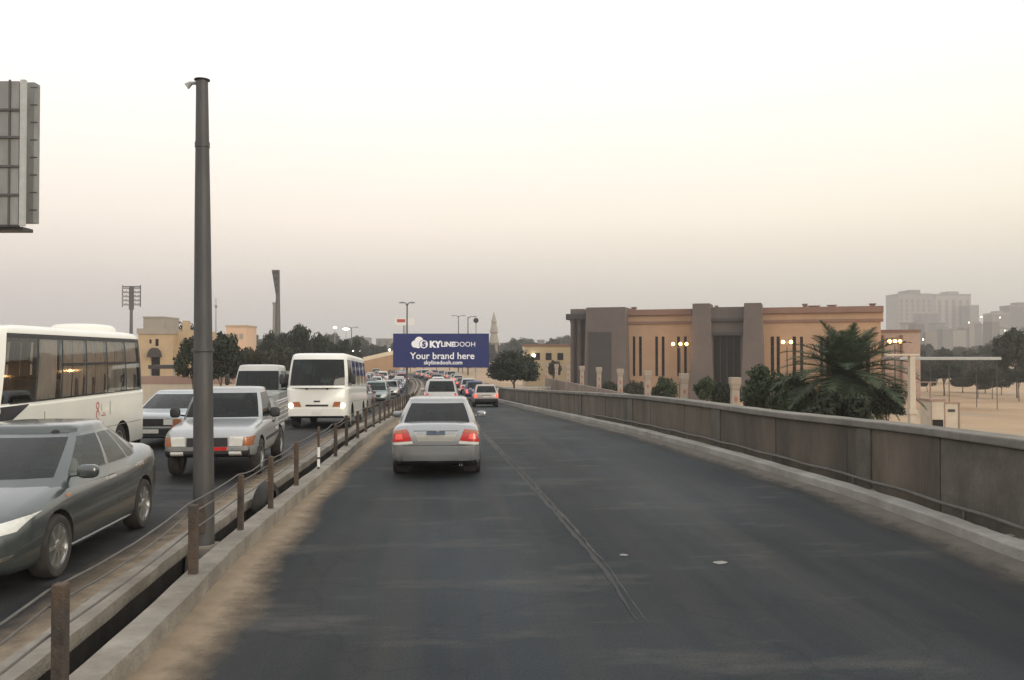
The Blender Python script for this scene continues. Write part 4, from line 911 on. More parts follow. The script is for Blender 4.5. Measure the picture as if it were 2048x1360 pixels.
for a, b in ((.06, .20), (.24, .42)): MB().tube([(0, 0, a), (0, 0, b)], .027, 8).build('reflective_band', M['white'], rp_)
ty = MB().lathe([(.20, -.09), (.27, -.10), (.315, -.06), (.32, 0), (.315, .06), (.27, .10), (.20, .09)], 28, 'y').build('old_tyre', M['rubber'], None, smooth=40)
Y = 12.9; ty.location = (XL(Y) - .42, Y, zroad(Y) + .12); ty.rotation_euler = (R(8), 0, R(84)); tag(ty, 'worn black tyre lying upright in the median drain between the kerbs', 'tyre')
M['paper'] = mat('dirty_paper', (.24, .23, .21), .8, var=.2, scale=20)
for (u, v, s_, lab) in ((1247, 1111, .055, 'crumpled paper scrap on the asphalt beside the seam end'), (1438, 1126, .085, 'flattened brown paper scrap on the asphalt near the right kerb'), (1078, 822, .13, 'small white litter bag lying at the foot of the right kerb')):
    p = G(u, v); n = 7; mb = MB(); r2 = random.Random(u); hgt = .012 if s_ < .1 else .09
    ring = [(s_ * (.7 + .5 * r2.random()) * math.cos(2 * math.pi * k / n), s_ * (.5 + .5 * r2.random()) * math.sin(2 * math.pi * k / n), .004 + hgt * .5 * r2.random()) for k in range(n)]
    low = [(x * .96, y * .96, .002) for x, y, z in ring]
    mb.v = ring + low + [(0, 0, hgt + .006)]
    for k in range(n): mb.f += [(k, (k + 1) % n, 2 * n), (k, n + k, n + (k + 1) % n, (k + 1) % n)]
    mb.f.append(tuple(n + k for k in range(n)))
    o = mb.build('litter', M['white'] if hgt > .05 else M['paper']); o.location = p; tag(o, lab, 'litter')
# rubble between the right kerb and the wall
mb = MB(); r2 = random.Random(31)
for k in range(130):
    Y = r2.uniform(6, 42); x = XR(Y) + r2.uniform(.28, .5); s_ = r2.uniform(.02, .075); z = zroad(Y) + .02
    pts = [(x + s_ * r2.uniform(.6, 1.2) * a, Y + 1.6 * s_ * r2.uniform(.6, 1.2) * b, z + s_ * (c + .9) * r2.uniform(.6, 1.0)) for a in (-1, 1) for b in (-1, 1) for c in (-.9, .9)]
    mb.add(pts, [(0, 1, 3, 2), (4, 6, 7, 5), (0, 4, 5, 1), (2, 3, 7, 6), (0, 2, 6, 4), (1, 5, 7, 3)])
tag(mb.build('rubble', M['kerb']), kind='stuff')

# ---------------------------------------------------------------- signs and lamps
def text_mesh(s, size, bold=0.0, shear=0, align='CENTER', space=1.0):
    c = bpy.data.curves.new('t', 'FONT'); c.body = s; c.size = size; c.offset = bold; c.align_x = align; c.align_y = 'CENTER'; c.space_character = space; c.extrude = .006; c.resolution_u = 4
    o = bpy.data.objects.new('t', c); COL.objects.link(o); dg = bpy.context.evaluated_depsgraph_get(); dg.update()
    me = bpy.data.meshes.new_from_object(o.evaluated_get(dg)); bpy.data.objects.remove(o); return me
BY = 84.0; a, b = P(786, 735, BY), P(978, 667, BY); bw, bh = b.x - a.x, b.z - a.z
bb = empty('billboard', ((a.x + b.x) / 2, BY, a.z)); tag(bb, 'navy blue billboard with white lettering hung over the carriageway beside a lamp pole', 'billboard')
M['navy'] = mat('navy_print', (.007, .016, .115), .5, var=.03, scale=.3)
M['wprint'] = mat('white_print', (.88, .88, .90), .5, var=0)
bevel(MB().box(-bw / 2, bw / 2, 0, .22, 0, bh).build('panel', M['navy'], bb), .01)
def put_text(s, cx, cz, wpx, hsize, bold, m=M['wprint'], nm='lettering', y=-.010):
    """centre at billboard fraction (cx,cz), width fraction wpx"""
    me = text_mesh(s, hsize, bold); co = np.array([v.co[:] for v in me.vertices]); mn, mx = co.min(0), co.max(0); k = wpx * bw / (mx[0] - mn[0])
    for v in me.vertices:
        x, y0, z0 = v.co; v.co = ((x - (mn[0] + mx[0]) / 2) * k + cx * bw - bw / 2, y + (-.004 if z0 > 0 else .006), (y0 - (mn[1] + mx[1]) / 2) * (hsize * 0 + k) + cz * bh)
    return link(nm, me, m, bb)
put_text('Your brand here', .512, .345, .672, .5, .006)
put_text('skylinedooh.com', .522, .13, .40, .35, .006)
fx_ = lambda u: (u - 786) / 192.0
put_text('KY', (fx_(859) + fx_(883)) / 2 + .002, .685, fx_(883) - fx_(859), .5, .03)
put_text('LINE', (fx_(882) + fx_(908)) / 2 + .004, .685, fx_(908) - fx_(881), .5, .018)
put_text('DOOH', (fx_(908) + fx_(950)) / 2 + .004, .685, fx_(950) - fx_(909), .5, .0)
def disc(cx, cz, r, y0, y1, m, nm, n=36):
    MB().lathe([(.001, y0), (r, y0), (r, y1), (.001, y1)], n, 'y', c=(cx * bw - bw / 2, 0, cz * bh)).build(nm, m, bb)
ub = lambda u: fx_(u); vb = lambda v: (735 - v) / 68.0; rp2 = bw / 192.0
disc(ub(830), vb(688), 7.2 * rp2, -.012, .003, M['wprint'], 'cloud_emblem'); disc(ub(838), vb(682), 8.6 * rp2, -.0135, .003, M['wprint'], 'cloud_emblem'); disc(ub(836), vb(690), 6.5 * rp2, -.015, .003, M['wprint'], 'cloud_emblem')
disc(ub(847.5), vb(688.5), 9.3 * rp2, -.018, .003, M['navy'], 'emblem_ring'); disc(ub(847.5), vb(688.5), 8.2 * rp2, -.024, .003, M['wprint'], 'emblem_disc')
put_text('S', ub(848), vb(688.5), .040, .5, .03, M['navy'], 'emblem_letter', y=-.030)
# lamp pole carrying the billboard
def street_light(name, x, y, zbase, h, arms, label, lit=None, group=None, r=.10, hs=.75):
    o = empty(name, (x, y, zbase)); tag(o, label, 'street light', group)
    MB().lathe([(r * 1.25, 0), (r, 1.2), (r * .62, h), (.001, h)], 12, 'z').build('pole', M['pole'], o, smooth=40)
    for dx, dy, up in arms:
        MB().tube([(0, 0, h - .25), (dx * .45, dy * .45, h + up * .6), (dx, dy, h + up)], [r * .55, r * .45, r * .4], 8).build('arm', M['pole'], o, smooth=40)
        l = Vector((dx, dy, 0)).normalized() * hs; mb = MB(); q = Vector((dx, dy, h + up))
        mb.tube([q - l * .3, q + l * .2, q + l], [.10 * hs / .75, .17 * hs / .75, .06], 8); hd_ = mb.build('lamp_head', M['galv'], o, smooth=40)
        if lit: MB().lathe([(.001, -.06), (.16, -.03), (.18, .03), (.001, .05)], 12, 'z', c=tuple(q + l * .35 + Vector((0, 0, -.15)))).build('lamp_glass', lit, hd_)
    return o
lx = P(814, 709, BY + .6); zl = zroad(BY); topz = P(811, 604, BY + .6).z
street_light('street_light', lx.x, BY + .6, zl, topz - zl - .15, [(-.36, 0, .10), (.36, 0, .10)], 'double-armed street light on the median behind the navy blue billboard', hs=.42)
for k, (u, v, Yy) in enumerate(((703, 655, 240), (936, 634, 190), (917, 632, 230))):
    p = P(u, v, Yy); street_light('street_light', p.x, Yy, -2.2, p.z + 2.2, [(-1.2, 0, .1), (1.2, 0, .1)] if k != 1 else [(1.3, 0, .1)], ['slender double-armed lamp pole beyond the trees behind the minibus', 'single-armed lamp pole rising beyond the right end of the navy billboard', 'thin double-armed lamp pole rising behind the middle of the navy billboard'][k], r=.16)
for (u, v, Yy, lab) in ((670, 655, 200, 'small brightly lit lamp on a mast above the trees behind the minibus'), (692, 658, 205, 'wide brightly lit lamp on a mast right of the small lit mast lamp')):
    p = P(u, v, Yy); o = empty('mast_light', (p.x, Yy, -2.2)); tag(o, lab, 'lamp')
    MB().tube([(0, 0, 0), (0, 0, p.z + 2.2)], [.12, .06], 8).build('mast', M['galv'], o)
    wd = .38 if u < 680 else .75
    MB().lathe([(.001, -.26), (.3, -.1), (.3, .1), (.001, .26)], 14, 'z', c=(0, 0, p.z + 2.2)).build('lamp_glass', M['lampw'], o, smooth=50).scale = (wd / .3, 1, 1)
# small red and white board beyond, on its own leg
p0, p1 = P(789, 651, 150), P(828, 636, 150); o = empty('sign_board', ((p0.x + p1.x) / 2, 150, zroad(150))); tag(o, 'small white sign board with a red band rising beside the lamp pole', 'sign')
hw = (p1.x - p0.x) / 2; z0, z1 = p0.z + 2.1, p1.z + 2.1
MB().box(-hw, hw, 0, .3, z0, z1).build('board', M['white'], o); MB().box(-hw * .75, hw * .1, -.02, 0, z0 + .55, z1 - .2).build('red_band', mat('red_print', (.42, .06, .05), .6), o); MB().tube([(0, .15, 0), (0, .15, z0)], .22, 8).build('leg', M['galv'], o)
# round sign on a thin mast
p = P(952, 641, 120); o = empty('round_sign', (p.x, 120, zroad(120))); tag(o, 'round black disc sign on a thin mast right of the navy billboard', 'sign')
MB().tube([(0, 0, 0), (0, 0, p.z + 2.1)], .07, 8).build('mast', M['galv'], o); MB().lathe([(.001, -.04), (.36, -.04), (.36, .04), (.001, .04)], 20, 'y', c=(0, -.08, p.z + 2.1)).build('disc', M['dark'], o)
# big billboard cut by the left edge, seen from behind
LY = 40.0; a, b = P(-170, 452, LY), P(52, 160, LY)
lb = empty('billboard', ((a.x + b.x) / 2, LY, zroad(LY) - .2)); tag(lb, 'large weathered grey billboard seen from behind, high above the bus', 'billboard')
M['sheet'] = mat('weathered_sheet', (.27, .28, .275), .65, metal=.3, var=.2, scale=1.2, dirt=(.16, .155, .14), dirtf=.6, stretch=(1, 1, .4))
hw = (b.x - a.x) / 2; zb_ = a.z - lb.location.z; zt2 = b.z - lb.location.z
vv = [452, 390, 333, 275, 220, 160]
for i in range(5):
    za, zb2 = P(0, vv[i], LY).z - lb.location.z, P(0, vv[i + 1], LY).z - lb.location.z
    for k in range(3):
        x0 = -hw + (2 * hw - .30) * k / 3; x1 = -hw + (2 * hw - .30) * (k + 1) / 3
        MB().box(x0 + .012, x1 - .012, 0, .06, za + .05, zb2 - .05).build('sheet_panel', M['sheet'], lb)
    MB().box(-hw, hw - .22, -.10, .02, za - .05, za + .05).build('cross_beam', M['dark'] if i == 0 else M['pole'], lb)
MB().box(hw - .22, hw, -.08, .10, zb_, zt2).build('edge_frame', mat('pale_steel', (.42, .43, .42), .5, metal=.4, scale=3), lb)
for x in (-hw + .4, -.8, hw - .72): MB().box(x - .04, x + .04, -.06, .0, zb_, zt2).build('upright', M['pole'], lb)
p2 = P(78, 448, LY + 1.5); p3 = P(70, 171, LY + 1.5)
MB().box(-hw, p2.x - lb.location.x, 1.0, 1.5, p2.z - lb.location.z, p3.z - lb.location.z).build('front_board', M['sheet'], lb)
for i in range(8):
    z = p2.z - lb.location.z + (p3.z - p2.z) * (i + .7) / 8; MB().box(hw + .01, p2.x - lb.location.x - .18, .985, 1.0, z - .03, z + .03).build('rib', M['pole'], lb)
MB().box(-hw, p2.x - lb.location.x, .12, 1.0, zb_ - .18, zb_ - .02).build('bottom_beam', M['dark'], lb)
MB().tube([(-1.9, .6, 0), (-1.9, .6, zb_ - .1)], .42, 18).build('column', M['pole'], lb, smooth=40)

# floodlight masts
def floodmast(u, vt, vb_, Yy, wpx, label, slim=False):
    p = P(u, vt, Yy); q = P(u, vb_, Yy); k = Yy / FPX; o = empty('floodlight_mast', (p.x, Yy, -2.2)); tag(o, label, 'floodlight')
    H0 = q.z + 2.2; H1 = p.z + 2.2; w = wpx * k / 2
    MB().lathe([(.9 if slim else .45, 0), (.5 if slim else .3, H0), (.001, H0)], 12, 'z').build('mast', M['pole'], o, smooth=40)
    if slim:
        tilt = lambda z: -(z - H0) / (H1 - H0) * 1.0
        mb = MB(); mb.add([(-.35, -.3, H0 - .5), (.45, -.3, H0 - .5), (.35, -.3, H1), (-1.45, -.3, H1), (-.35, .3, H0 - .5), (.45, .3, H0 - .5), (.35, .3, H1), (-1.45, .3, H1)], [(0, 1, 2, 3), (4, 7, 6, 5), (0, 4, 5, 1), (1, 5, 6, 2), (2, 6, 7, 3), (3, 7, 4, 0)]); mb.build('lamp_rack', M['pole'], o)
        for i in range(4):
            z = H0 + (H1 - H0) * (i + .6) / 4; MB().box(-1.2 * (i + 1.5) / 5, .1, -.55, -.31, z - .3, z + .3).build('flood_lamp', M['dark'], o)
    else:
        MB().box(-.5, .5, -.15, .15, H0 - .6, H1).build('rack_core', M['pole'], o)
        for i in range(5):
            z = H0 + (H1 - H0) * (i + .5) / 5; MB().box(-w, w, -.08, .08, z - .09, z + .09).build('rack_bar', M['pole'], o)
            for x in (-w * .86, -w * .5, w * .5, w * .86): MB().lathe([(.001, -.3), (.30, -.3), (.22, .0), (.001, .05)], 10, 'y', c=(x, -.08, z + .12)).build('flood_lamp', M['galv'], o)
        MB().box(-w, w, -.12, .12, H1 - .12, H1 + .1).build('rack_top', M['pole'], o)
        for sg in (-1, 1): MB().box(sg * w - .08, sg * w + .08, -.1, .1, H0, H1 + .3).build('rack_side', M['pole'], o)
floodmast(263, 573, 614, 190, 36, 'stadium floodlight mast with wide rack of lamps behind the beige house')
floodmast(556, 540, 590, 210, 18, 'tall slender floodlight mast with narrow tilted head above the trees', True)
p = P(550, 608, 230); o = empty('concrete_tower', (p.x, 230, -2.2)); tag(o, 'slim pale concrete tower close beside the slender floodlight mast', 'tower')
MB().cbox(0, 0, 0, p.z + 2.2, 1.1, 1.1, .8).build('shaft', M['concrete'], o); MB().box(-.6, .6, -.6, .6, p.z + 2.2, p.z + 2.6).build('cap', M['concrete'], o)
p = P(432, 596, 260); o = empty('antenna_mast', (p.x, 260, -2.2)); tag(o, 'thin faint antenna mast rising just right of the tall steel pole', 'antenna')
MB().tube([(0, 0, 0), (0, 0, p.z * .55), (0, 0, p.z + 2.2)], [.35, .25, .12], 8).build('mast', M['galv'], o); MB().lathe([(.1, p.z - 1), (.5, p.z - .2), (.1, p.z + .6)], 8, 'z').build('aerial', M['galv'], o)

# ---------------------------------------------------------------- trees
LEAF = {'dark': leafmat('dark_leaves', (.014, .020, .012), (.042, .052, .031)), 'green': leafmat('green_leaves', (.020, .034, .014), (.062, .085, .036)), 'olive': leafmat('olive_leaves', (.025, .028, .016), (.064, .064, .038)), 'palm': leafmat('palm_leaves', (.032, .048, .027), (.098, .128, .074))}
M['bark'] = mat('bark', (.10, .075, .055), .95, var=.3, scale=5, bump=.6, bscale=15)
def crown_mesh(seed, n=2600, leaf=.055, squash=.8, clumps=26, flat=.0):
    """unit crown (radius 1) of leaf quads gathered in clumps, with gaps"""
    r2 = random.Random(seed); mb = MB(); cs = []
    while len(cs) < clumps:
        a, z = r2.uniform(0, 2 * math.pi), r2.uniform(-.75, 1); q = math.sqrt(max(0, 1 - z * z)); rad = r2.uniform(.45, .86)
        cs.append((Vector((q * math.cos(a) * rad, q * math.sin(a) * rad, z * rad * squash)), r2.uniform(.20, .36)))
    for k in range(n):
        c, s = cs[r2.randrange(clumps)]; d = Vector((r2.gauss(0, 1), r2.gauss(0, 1), r2.gauss(0, 1))); d.normalize(); p = c + d * s * r2.random() ** .45
        if p.z < -.62 * squash: p.z = -.62 * squash + r2.uniform(-.05, .1)
        nrm = (d * .7 + Vector((r2.gauss(0, .5), r2.gauss(0, .5), r2.gauss(.3, .5)))).normalized(); t = nrm.orthogonal().normalized(); t = (Matrix.Rotation(r2.uniform(0, 6.28), 3, nrm) @ t); b = nrm.cross(t); l = leaf * r2.uniform(.7, 1.5)
        mb.add([p - t * l * 1.3, p - b * l * .55, p + t * l * 1.3, p + b * l * .55], [(0, 1, 2, 3)])
    return mb.mesh('crown', fix=False)
CR = [crown_mesh(i + 1, 4600, .062, .8, 30 + 3 * i) for i in range(4)] + [crown_mesh(9, 7000, .055, .72, 60)]
def trunk_mesh(seed):
    r2 = random.Random(seed); mb = MB(); mb.tube([(0, 0, 0), (.02, .01, .25), (.05, -.02, .55), (.03, .02, .95)], [.075, .06, .05, .03], 8)
    for k in range(5):
        a = 2 * math.pi * k / 5 + r2.uniform(-.3, .3); z = r2.uniform(.35, .7); mb.tube([(.04, 0, z), (.04 + .22 * math.cos(a), .22 * math.sin(a), z + .22), (.04 + .42 * math.cos(a), .42 * math.sin(a), z + .32)], [.035, .024, .01], 6)
    return mb.mesh('trunk', 40)
TR = [trunk_mesh(i) for i in range(3)]
TN = [0]
def tree(x, y, zb, H, rx, rz, leaf='dark', ci=None, name='tree', label=None, group=None, ry=None):
    """crown radius rx (horizontal), rz (vertical half), total height H"""
    TN[0] += 1; k = TN[0]; o = empty(name, (x, y, zb), k * 1.37); tag(o, label, 'tree' if name != 'bush' else 'bush', group)
    t = link('trunk', TR[k % 3], M['bark'], o); hz = max(H - rz, .3); t.scale = (min(1.5 * rx, hz) * .62 if name == 'bush' else rx * .55, rx * .55, hz * 1.02)
    c = link('crown', CR[k % 4 if ci is None else ci], None, o); c.location = (0, 0, H - rz); c.scale = (rx, ry or rx, rz / .8)
    if not c.material_slots: c.data.materials.append(LEAF['dark'])
    c.material_slots[0].link = 'OBJECT'; c.material_slots[0].material = LEAF[leaf]
    return o
for c in CR: c.materials.append(LEAF['dark'])
def tree_px(u0, u1, vt, Y, zb, leaf='dark', label=None, group=None, name='tree', ci=None, vb_=None):
    a, b = P(u0, vt, Y), P(u1, vt, Y); rx = (b.x - a.x) / 2; H = a.z - zb; rz = min(rx * .95, H * .48) if vb_ is None else (a.z - P(u0, vb_, Y).z) / 2
    return tree((a.x + b.x) / 2, Y, zb, H, rx, rz, leaf, ci, name, label, group)
gl_ = lambda u, Y: zground(P(u, 700, Y).x, Y)
LT = [ # left side: u0,u1,vtop,Y,leaf,label
    (352, 420, 672, 62, 'dark', 'dark leafy tree hiding behind the tall steel pole, by the beige house'), (405, 482, 668, 66, 'dark', 'broad dark tree between the tall steel pole and the white truck'),
    (340, 398, 648, 120, 'dark', 'tall dark tree rising behind the beige house roof'), (470, 540, 692, 75, 'olive', 'low olive-green tree directly behind the white truck cab'),
    (520, 568, 660, 105, 'dark', 'open-branched tree left of the slender floodlight mast'), (556, 628, 652, 108, 'dark', 'tallest dark tree behind the white minibus, beside the floodlight mast'),
    (612, 672, 668, 112, 'dark', 'rounded dark tree above the middle of the white minibus roof'), (655, 708, 678, 118, 'dark', 'rounded dark tree above the rear of the white minibus roof'),
    (530, 600, 690, 88, 'olive', 'shadowy shrub-like tree between the truck and the minibus'), (700, 722, 678, 150, 'dark', 'slim dark tree at the end of the row behind the minibus')]
for u0, u1, vt, Y, lf, lab in LT: tree_px(u0 - 5, u1 + 5, vt, Y, gl_((u0 + u1) / 2, Y), lf, lab, 'trees beyond the oncoming lanes', vb_=min(vt + 105, 772))
tree_px(972, 1086, 702, 92, -2.0, 'dark', 'dense round dark tree where the parapet curves out of view', None, ci=4, vb_=775)
RT = [(1806, 1862, 700, 175, 'dark', 'hazy broad tree behind the left end of the white canopy'), (1860, 1915, 694, 185, 'dark', 'hazy tall tree behind the middle of the white canopy'), (1905, 1962, 702, 180, 'olive', 'hazy olive tree behind the right half of the white canopy'), (1950, 2005, 690, 190, 'dark', 'hazy dark tree behind the right end of the white canopy'), (1838, 1870, 742, 140, 'dark', 'rounded dark shrub at the near left of the sandy lot far edge'), (1905, 1945, 744, 138, 'olive', 'olive shrub between the flat-topped tree and its right neighbour'), (1950, 1990, 748, 136, 'dark', 'spreading low dark shrub on the far edge of the sand'), (1985, 2020, 745, 130, 'dark', 'dark shrub just before the canopy end'), (1996, 2070, 655, 120, 'dark', 'large dark tree standing at the far end of the white canopy'), (1852, 1924, 724, 128, 'dark', 'small flat-topped dark tree under the white canopy on the sand'), (1935, 1975, 738, 120, 'dark', 'small bush-like tree right of the flat-topped tree on the sand'), (1968, 2000, 732, 118, 'olive', 'upright little tree between the canopy end and the large dark tree'), (1826, 1850, 728, 135, 'dark', 'slender small tree left of the flat-topped tree on the sand'), (2015, 2060, 735, 112, 'dark', 'low dark tree in front of the large tree at the sand edge')]
for u0, u1, vt, Y, lf, lab in RT: tree_px(u0 - 4, u1 + 4, vt, Y, GR, lf, lab, 'trees round the sandy lot', ci=4 if 'flat' in lab else None, vb_=max(vt + 36, 764))
BS = [(1478, 1585, 734, 45, 'green', 'tall green bush left of the palm, beside the parapet'), (1530, 1640, 748, 41, 'green', 'dark green bush at the left foot of the palm'), (1596, 1745, 778, 29, 'dark', 'dense dark bush under the palm crown'), (1385, 1445, 752, 62, 'green', 'green bush in front of the dark doorway'), (1300, 1362, 756, 66, 'green', 'bright green bush between two fence pillars below the slit windows'), (1240, 1296, 762, 74, 'olive', 'olive bush below the grey end block of the sandstone building'), (1195, 1240, 762, 84, 'olive', 'dusty low bush below the dark recessed panel'), (1415, 1475, 762, 52, 'dark', 'dark bush around the square-topped fence pillar'), (1090, 1125, 722, 118, 'olive', 'bushy tree in front of the low yellow building'), (1735, 1812, 768, 38, 'dark', 'dark bush at the right foot of the palm')]
for u0, u1, vt, Y, lf, lab in BS: tree_px(u0, u1, vt, Y, GR if Y < 110 else -3.4, lf, lab, 'bushes along the pillar fence', 'bush', vb_=None)
# hazy tree belt far behind
r2 = random.Random(77); BELT = [(u, r2.uniform(666, 690), r2.uniform(300, 420)) for u in list(range(405, 960, 26)) + list(range(960, 1150, 18)) + list(range(1775, 2070, 24))]
for u, vt, Y in BELT:
    if 1760 < u: vt += 14
    if 740 < u < 960: vt += 16; Y = r2.uniform(235, 280)
    w = r2.uniform(16, 30)
    tree_px(u - w, u + w, vt, Y, zground(P(u, 700, Y).x, Y), 'dark', 'hazy dark tree in the far belt along the horizon', 'far tree belt', ci=None)
# palm
def palm(x, y, zb, H, Rf, label):
    o = empty('palm_tree', (x, y, zb)); tag(o, label, 'palm'); r2 = random.Random(3)
    mb = MB(); prof = []
    for i in range(40):
        z = H * i / 39; prof.append((.24 - .06 * i / 39 + (.03 if i % 2 else 0), z))
    mb.lathe(prof + [(.001, H)], 14, 'z'); mb.build('trunk', M['bark'], o, smooth=30)
    for k in range(74):
        az = k * 2.39996; el = R(82 - 124 * (k / 73.0) ** .95); L = Rf * r2.uniform(.85, 1.12) * (1 if k < 52 else .85) * (.66 + .34 * math.cos(el)); mb = MB(); pts = []; p = Vector((0, 0, H - .1)); d = Vector((math.cos(az) * math.cos(el), math.sin(az) * math.cos(el), math.sin(el))); n = 14
        for i in range(n + 1):
            pts.append(p.copy()); p = p + d * (L / n); d = (d + Vector((0, 0, -.055 - .012 * i * .35))).normalized()
        mb.tube(pts, [.03 * (1 - .85 * i / n) + .004 for i in range(n + 1)], 4)
        for i in range(2, n * 4):
            t = i / (n * 4); j = min(int(t * n), n - 1); q = pts[j].lerp(pts[j + 1], t * n - j); tg = (pts[j + 1] - pts[j]).normalized(); sd_ = tg.cross(Vector((0, 0, 1)))
            sd_ = sd_.normalized() if sd_.length > .05 else Vector((1, 0, 0)); up = sd_.cross(tg); ll = L * .235 * math.sin(math.pi * min(1, t * .86 + .14)) + .08
            for sg in (1, -1):
                e = q + (sd_ * sg * .78 + tg * .55 + up * r2.uniform(.05, .35) + Vector((0, 0, -.12))).normalized() * ll; wv_ = tg * .032
                mb.add([q - wv_, q + wv_, e + wv_ * .25, e - wv_ * .25], [(0, 1, 2, 3)])
        link('frond', mb.mesh('frond', fix=False), LEAF['palm'], o)
    return o
pp_ = P(1692, 748, 40); palm(pp_.x, 40, GR, pp_.z - GR, 3.5, 'date palm with spreading grey-green fronds in front of the sandstone building')
# ---------------------------------------------------------------- sandstone building on the right
M['sand'] = mat('sandstone_render', (.36, .242, .155), .9, var=.10, scale=.5, bump=.15, bscale=8, dirt=(.28, .185, .115), dirtf=.45)
M['mauve'] = mat('grey_stone_cladding', (.115, .094, .084), .85, var=.12, scale=.6, bump=.1, dirt=(.078, .068, .066), dirtf=.4)
M['mauved'] = mat('dark_stone_panel', (.040, .036, .036), .7, var=.12, scale=.6)
M['cornice'] = mat('red_brown_cornice', (.19, .112, .082), .85, var=.12, scale=.8)
M['pane'] = mat('dark_window_pane', (.012, .010, .008), .5, var=.2, scale=2, spec=.15)
A_, B_ = P(1253, 709, 120), P(1762, 709, 110); A_.z = B_.z = GR
ex = (B_ - A_); S_ = ex.length; ex.normalize(); ey = Vector((-ex.y, ex.x, 0))
def fac(u, v, off=0.0):
    d = ray(u, v); o_ = Vector((0, 0, CAMH)); n = ey; t = (A_ + ey * off - o_).dot(n) / d.dot(n); p = o_ + d * t
    return (p - A_).dot(ex), p.z - GR
bd = empty('sandstone_building', A_, math.atan2(ex.y, ex.x)); tag(bd, 'long sandstone building with grey stone pylons and slit windows behind the pillar fence', 'building')
top = fac(1500, 616)[1]
wallm = MB(); x0 = -2.2; wallm.box(x0, S_, 0, 18, -.3, top - .9); wm = wallm.mesh('wall')
pairs = [(1265, 1270.5), (1277.5, 1283.5), (1310, 1316), (1323, 1329), (1354, 1360), (1368, 1373.5), (1541, 1548), (1553, 1559.5), (1585, 1592), (1600, 1606), (1640, 1646), (1652, 1658), (1688, 1694), (1700, 1706), (1731, 1740)]
cuts = []; wins = []
for a, b in pairs:
    s0, zt3 = fac(a, 673); s1, _ = fac(b, 673); zb3 = fac(a, 752)[1]; wins.append((s0, s1, zb3, zt3)); cuts.append(MB().box(s0, s1, -.5, .45, zb3, zt3).mesh('c'))
wm = boolean_cut(wm, cuts); link('wall', wm, M['sand'], bd)
for s0, s1, z0, z1 in wins:
    w = MB().box(s0 - .01, s1 + .01, -.02 + .42, .44, z0 - .01, z1 + .01).build('window', M['pane'], bd)
    for k in (1, 2, 3): MB().box(s0, s1, .25, .30, z0 + (z1 - z0) * k / 4 - .04, z0 + (z1 - z0) * k / 4 + .04).build('glazing_bar', M['mauved'], w)
# cornice courses
z1_, z2_, z3_ = fac(1500, 628)[1], fac(1500, 641)[1], fac(1500, 646)[1]
for nm, m, ya, z0, z1 in (('cornice', M['cornice'], -.55, z1_, top), ('frieze', M['sand'], -.10, z2_, z1_), ('string_course', M['cornice'], -.22, z3_, z2_)):
    for s0, s1 in ((.05, fac(1384, 640)[0]), (fac(1524, 640)[0], S_ + .3)): bevel(MB().box(s0, s1, ya, 1.0, z0 + .004, z1).build(nm, m, bd), .04)
MB().box(x0, S_, .9, 18, top - .9, top - .05).build('roof_slab', M['cornice'], bd)
def batter(nm, m, s0, s1, y0, y1, z0, z1, k, par=bd):
    mb = MB(); c = []
    for z, e in ((z0, k), (z1, 0)): c += [(s0 - e, y0 - e, z), (s1 + e, y0 - e, z), (s1 + e, y1, z), (s0 - e, y1, z)]
    mb.add(c, [(3, 2, 1, 0), (4, 5, 6, 7), (0, 1, 5, 4), (1, 2, 6, 5), (2, 3, 7, 6), (3, 0, 4, 7)]); return bevel(mb.build(nm, m, par), .05)
# entrance pylons
for a, b, v in ((1385, 1420, 607), (1488, 1523, 606)):
    s0, zt3 = fac(a, v, -2.4); s1, _ = fac(b, v, -2.4); batter('pylon', M['mauve'], s0, s1, -2.4, 2, -.3, zt3, .45)
s0, s1 = fac(1420, 614, -1.2)[0], fac(1488, 614, -1.2)[0]; zl0 = fac(1450, 614, -1.2)[1]; zd = fac(1450, 672, -1.2)[1]
MB().box(s0 - .2, s1 + .2, -1.2, 2, zd, zl0).build('entrance_lintel', M['mauve'], bd)
for v in (640, 668): z = fac(1450, v, -1.2)[1]; bevel(MB().box(s0 + .1, s1 - .1, -1.75, -1.19, z - .18, z + .22).build('ledge', M['mauved'], bd), .03)
d0, d1 = fac(1427, 700, -.6)[0], fac(1481, 700, -.6)[0]
MB().box(s0 - .2, d0, -1.0, 1, -.3, zd - .01).build('door_jamb', M['mauve'], bd); MB().box(d1, s1 + .2, -1.0, 1, -.3, zd - .01).build('door_jamb', M['mauve'], bd)
dr = MB().box(d0 - .02, d1 + .02, -.5, -.4, -.3, zd - .01).build('door', M['pane'], bd)
for k in range(1, 4): MB().box(d0 + (d1 - d0) * k / 4 - .05, d0 + (d1 - d0) * k / 4 + .05, -.6, -.5, -.3, zd - .02).build('mullion', M['mauved'], dr)
# left end block and receding side with columns
e0, ez = fac(1172, 615, -2.2); e1, _ = fac(1250, 613, -2.2)
batter('end_block', M['mauve'], e0, e1, -2.2, 8, -.3, ez, .3)
q0, qz = fac(1176, 664, -2.5); q1, _ = fac(1222, 664, -2.5); yq = -2.2 - .3 * (1 - qz / ez) - .09; MB().add([(q0, -2.6, 0), (q1, -2.6, 0), (q1, yq, qz), (q0, yq, qz), (q0, -2.0, 0), (q1, -2.0, 0), (q1, -2.0, qz), (q0, -2.0, qz)], [(0, 1, 2, 3), (4, 7, 6, 5), (0, 4, 5, 1), (1, 5, 6, 2), (2, 6, 7, 3), (3, 7, 4, 0)]).build('recessed_panel', M['mauved'], bd)
g0, gz = fac(1137, 640, 1.0); g1, _ = fac(1172, 640, 1.0); gt = fac(1150, 618, 1.0)[1]
MB().box(g0 + .6, g1 + 1, 2.0, 12, -.3, gz).build('side_wing', M['mauve'], bd)
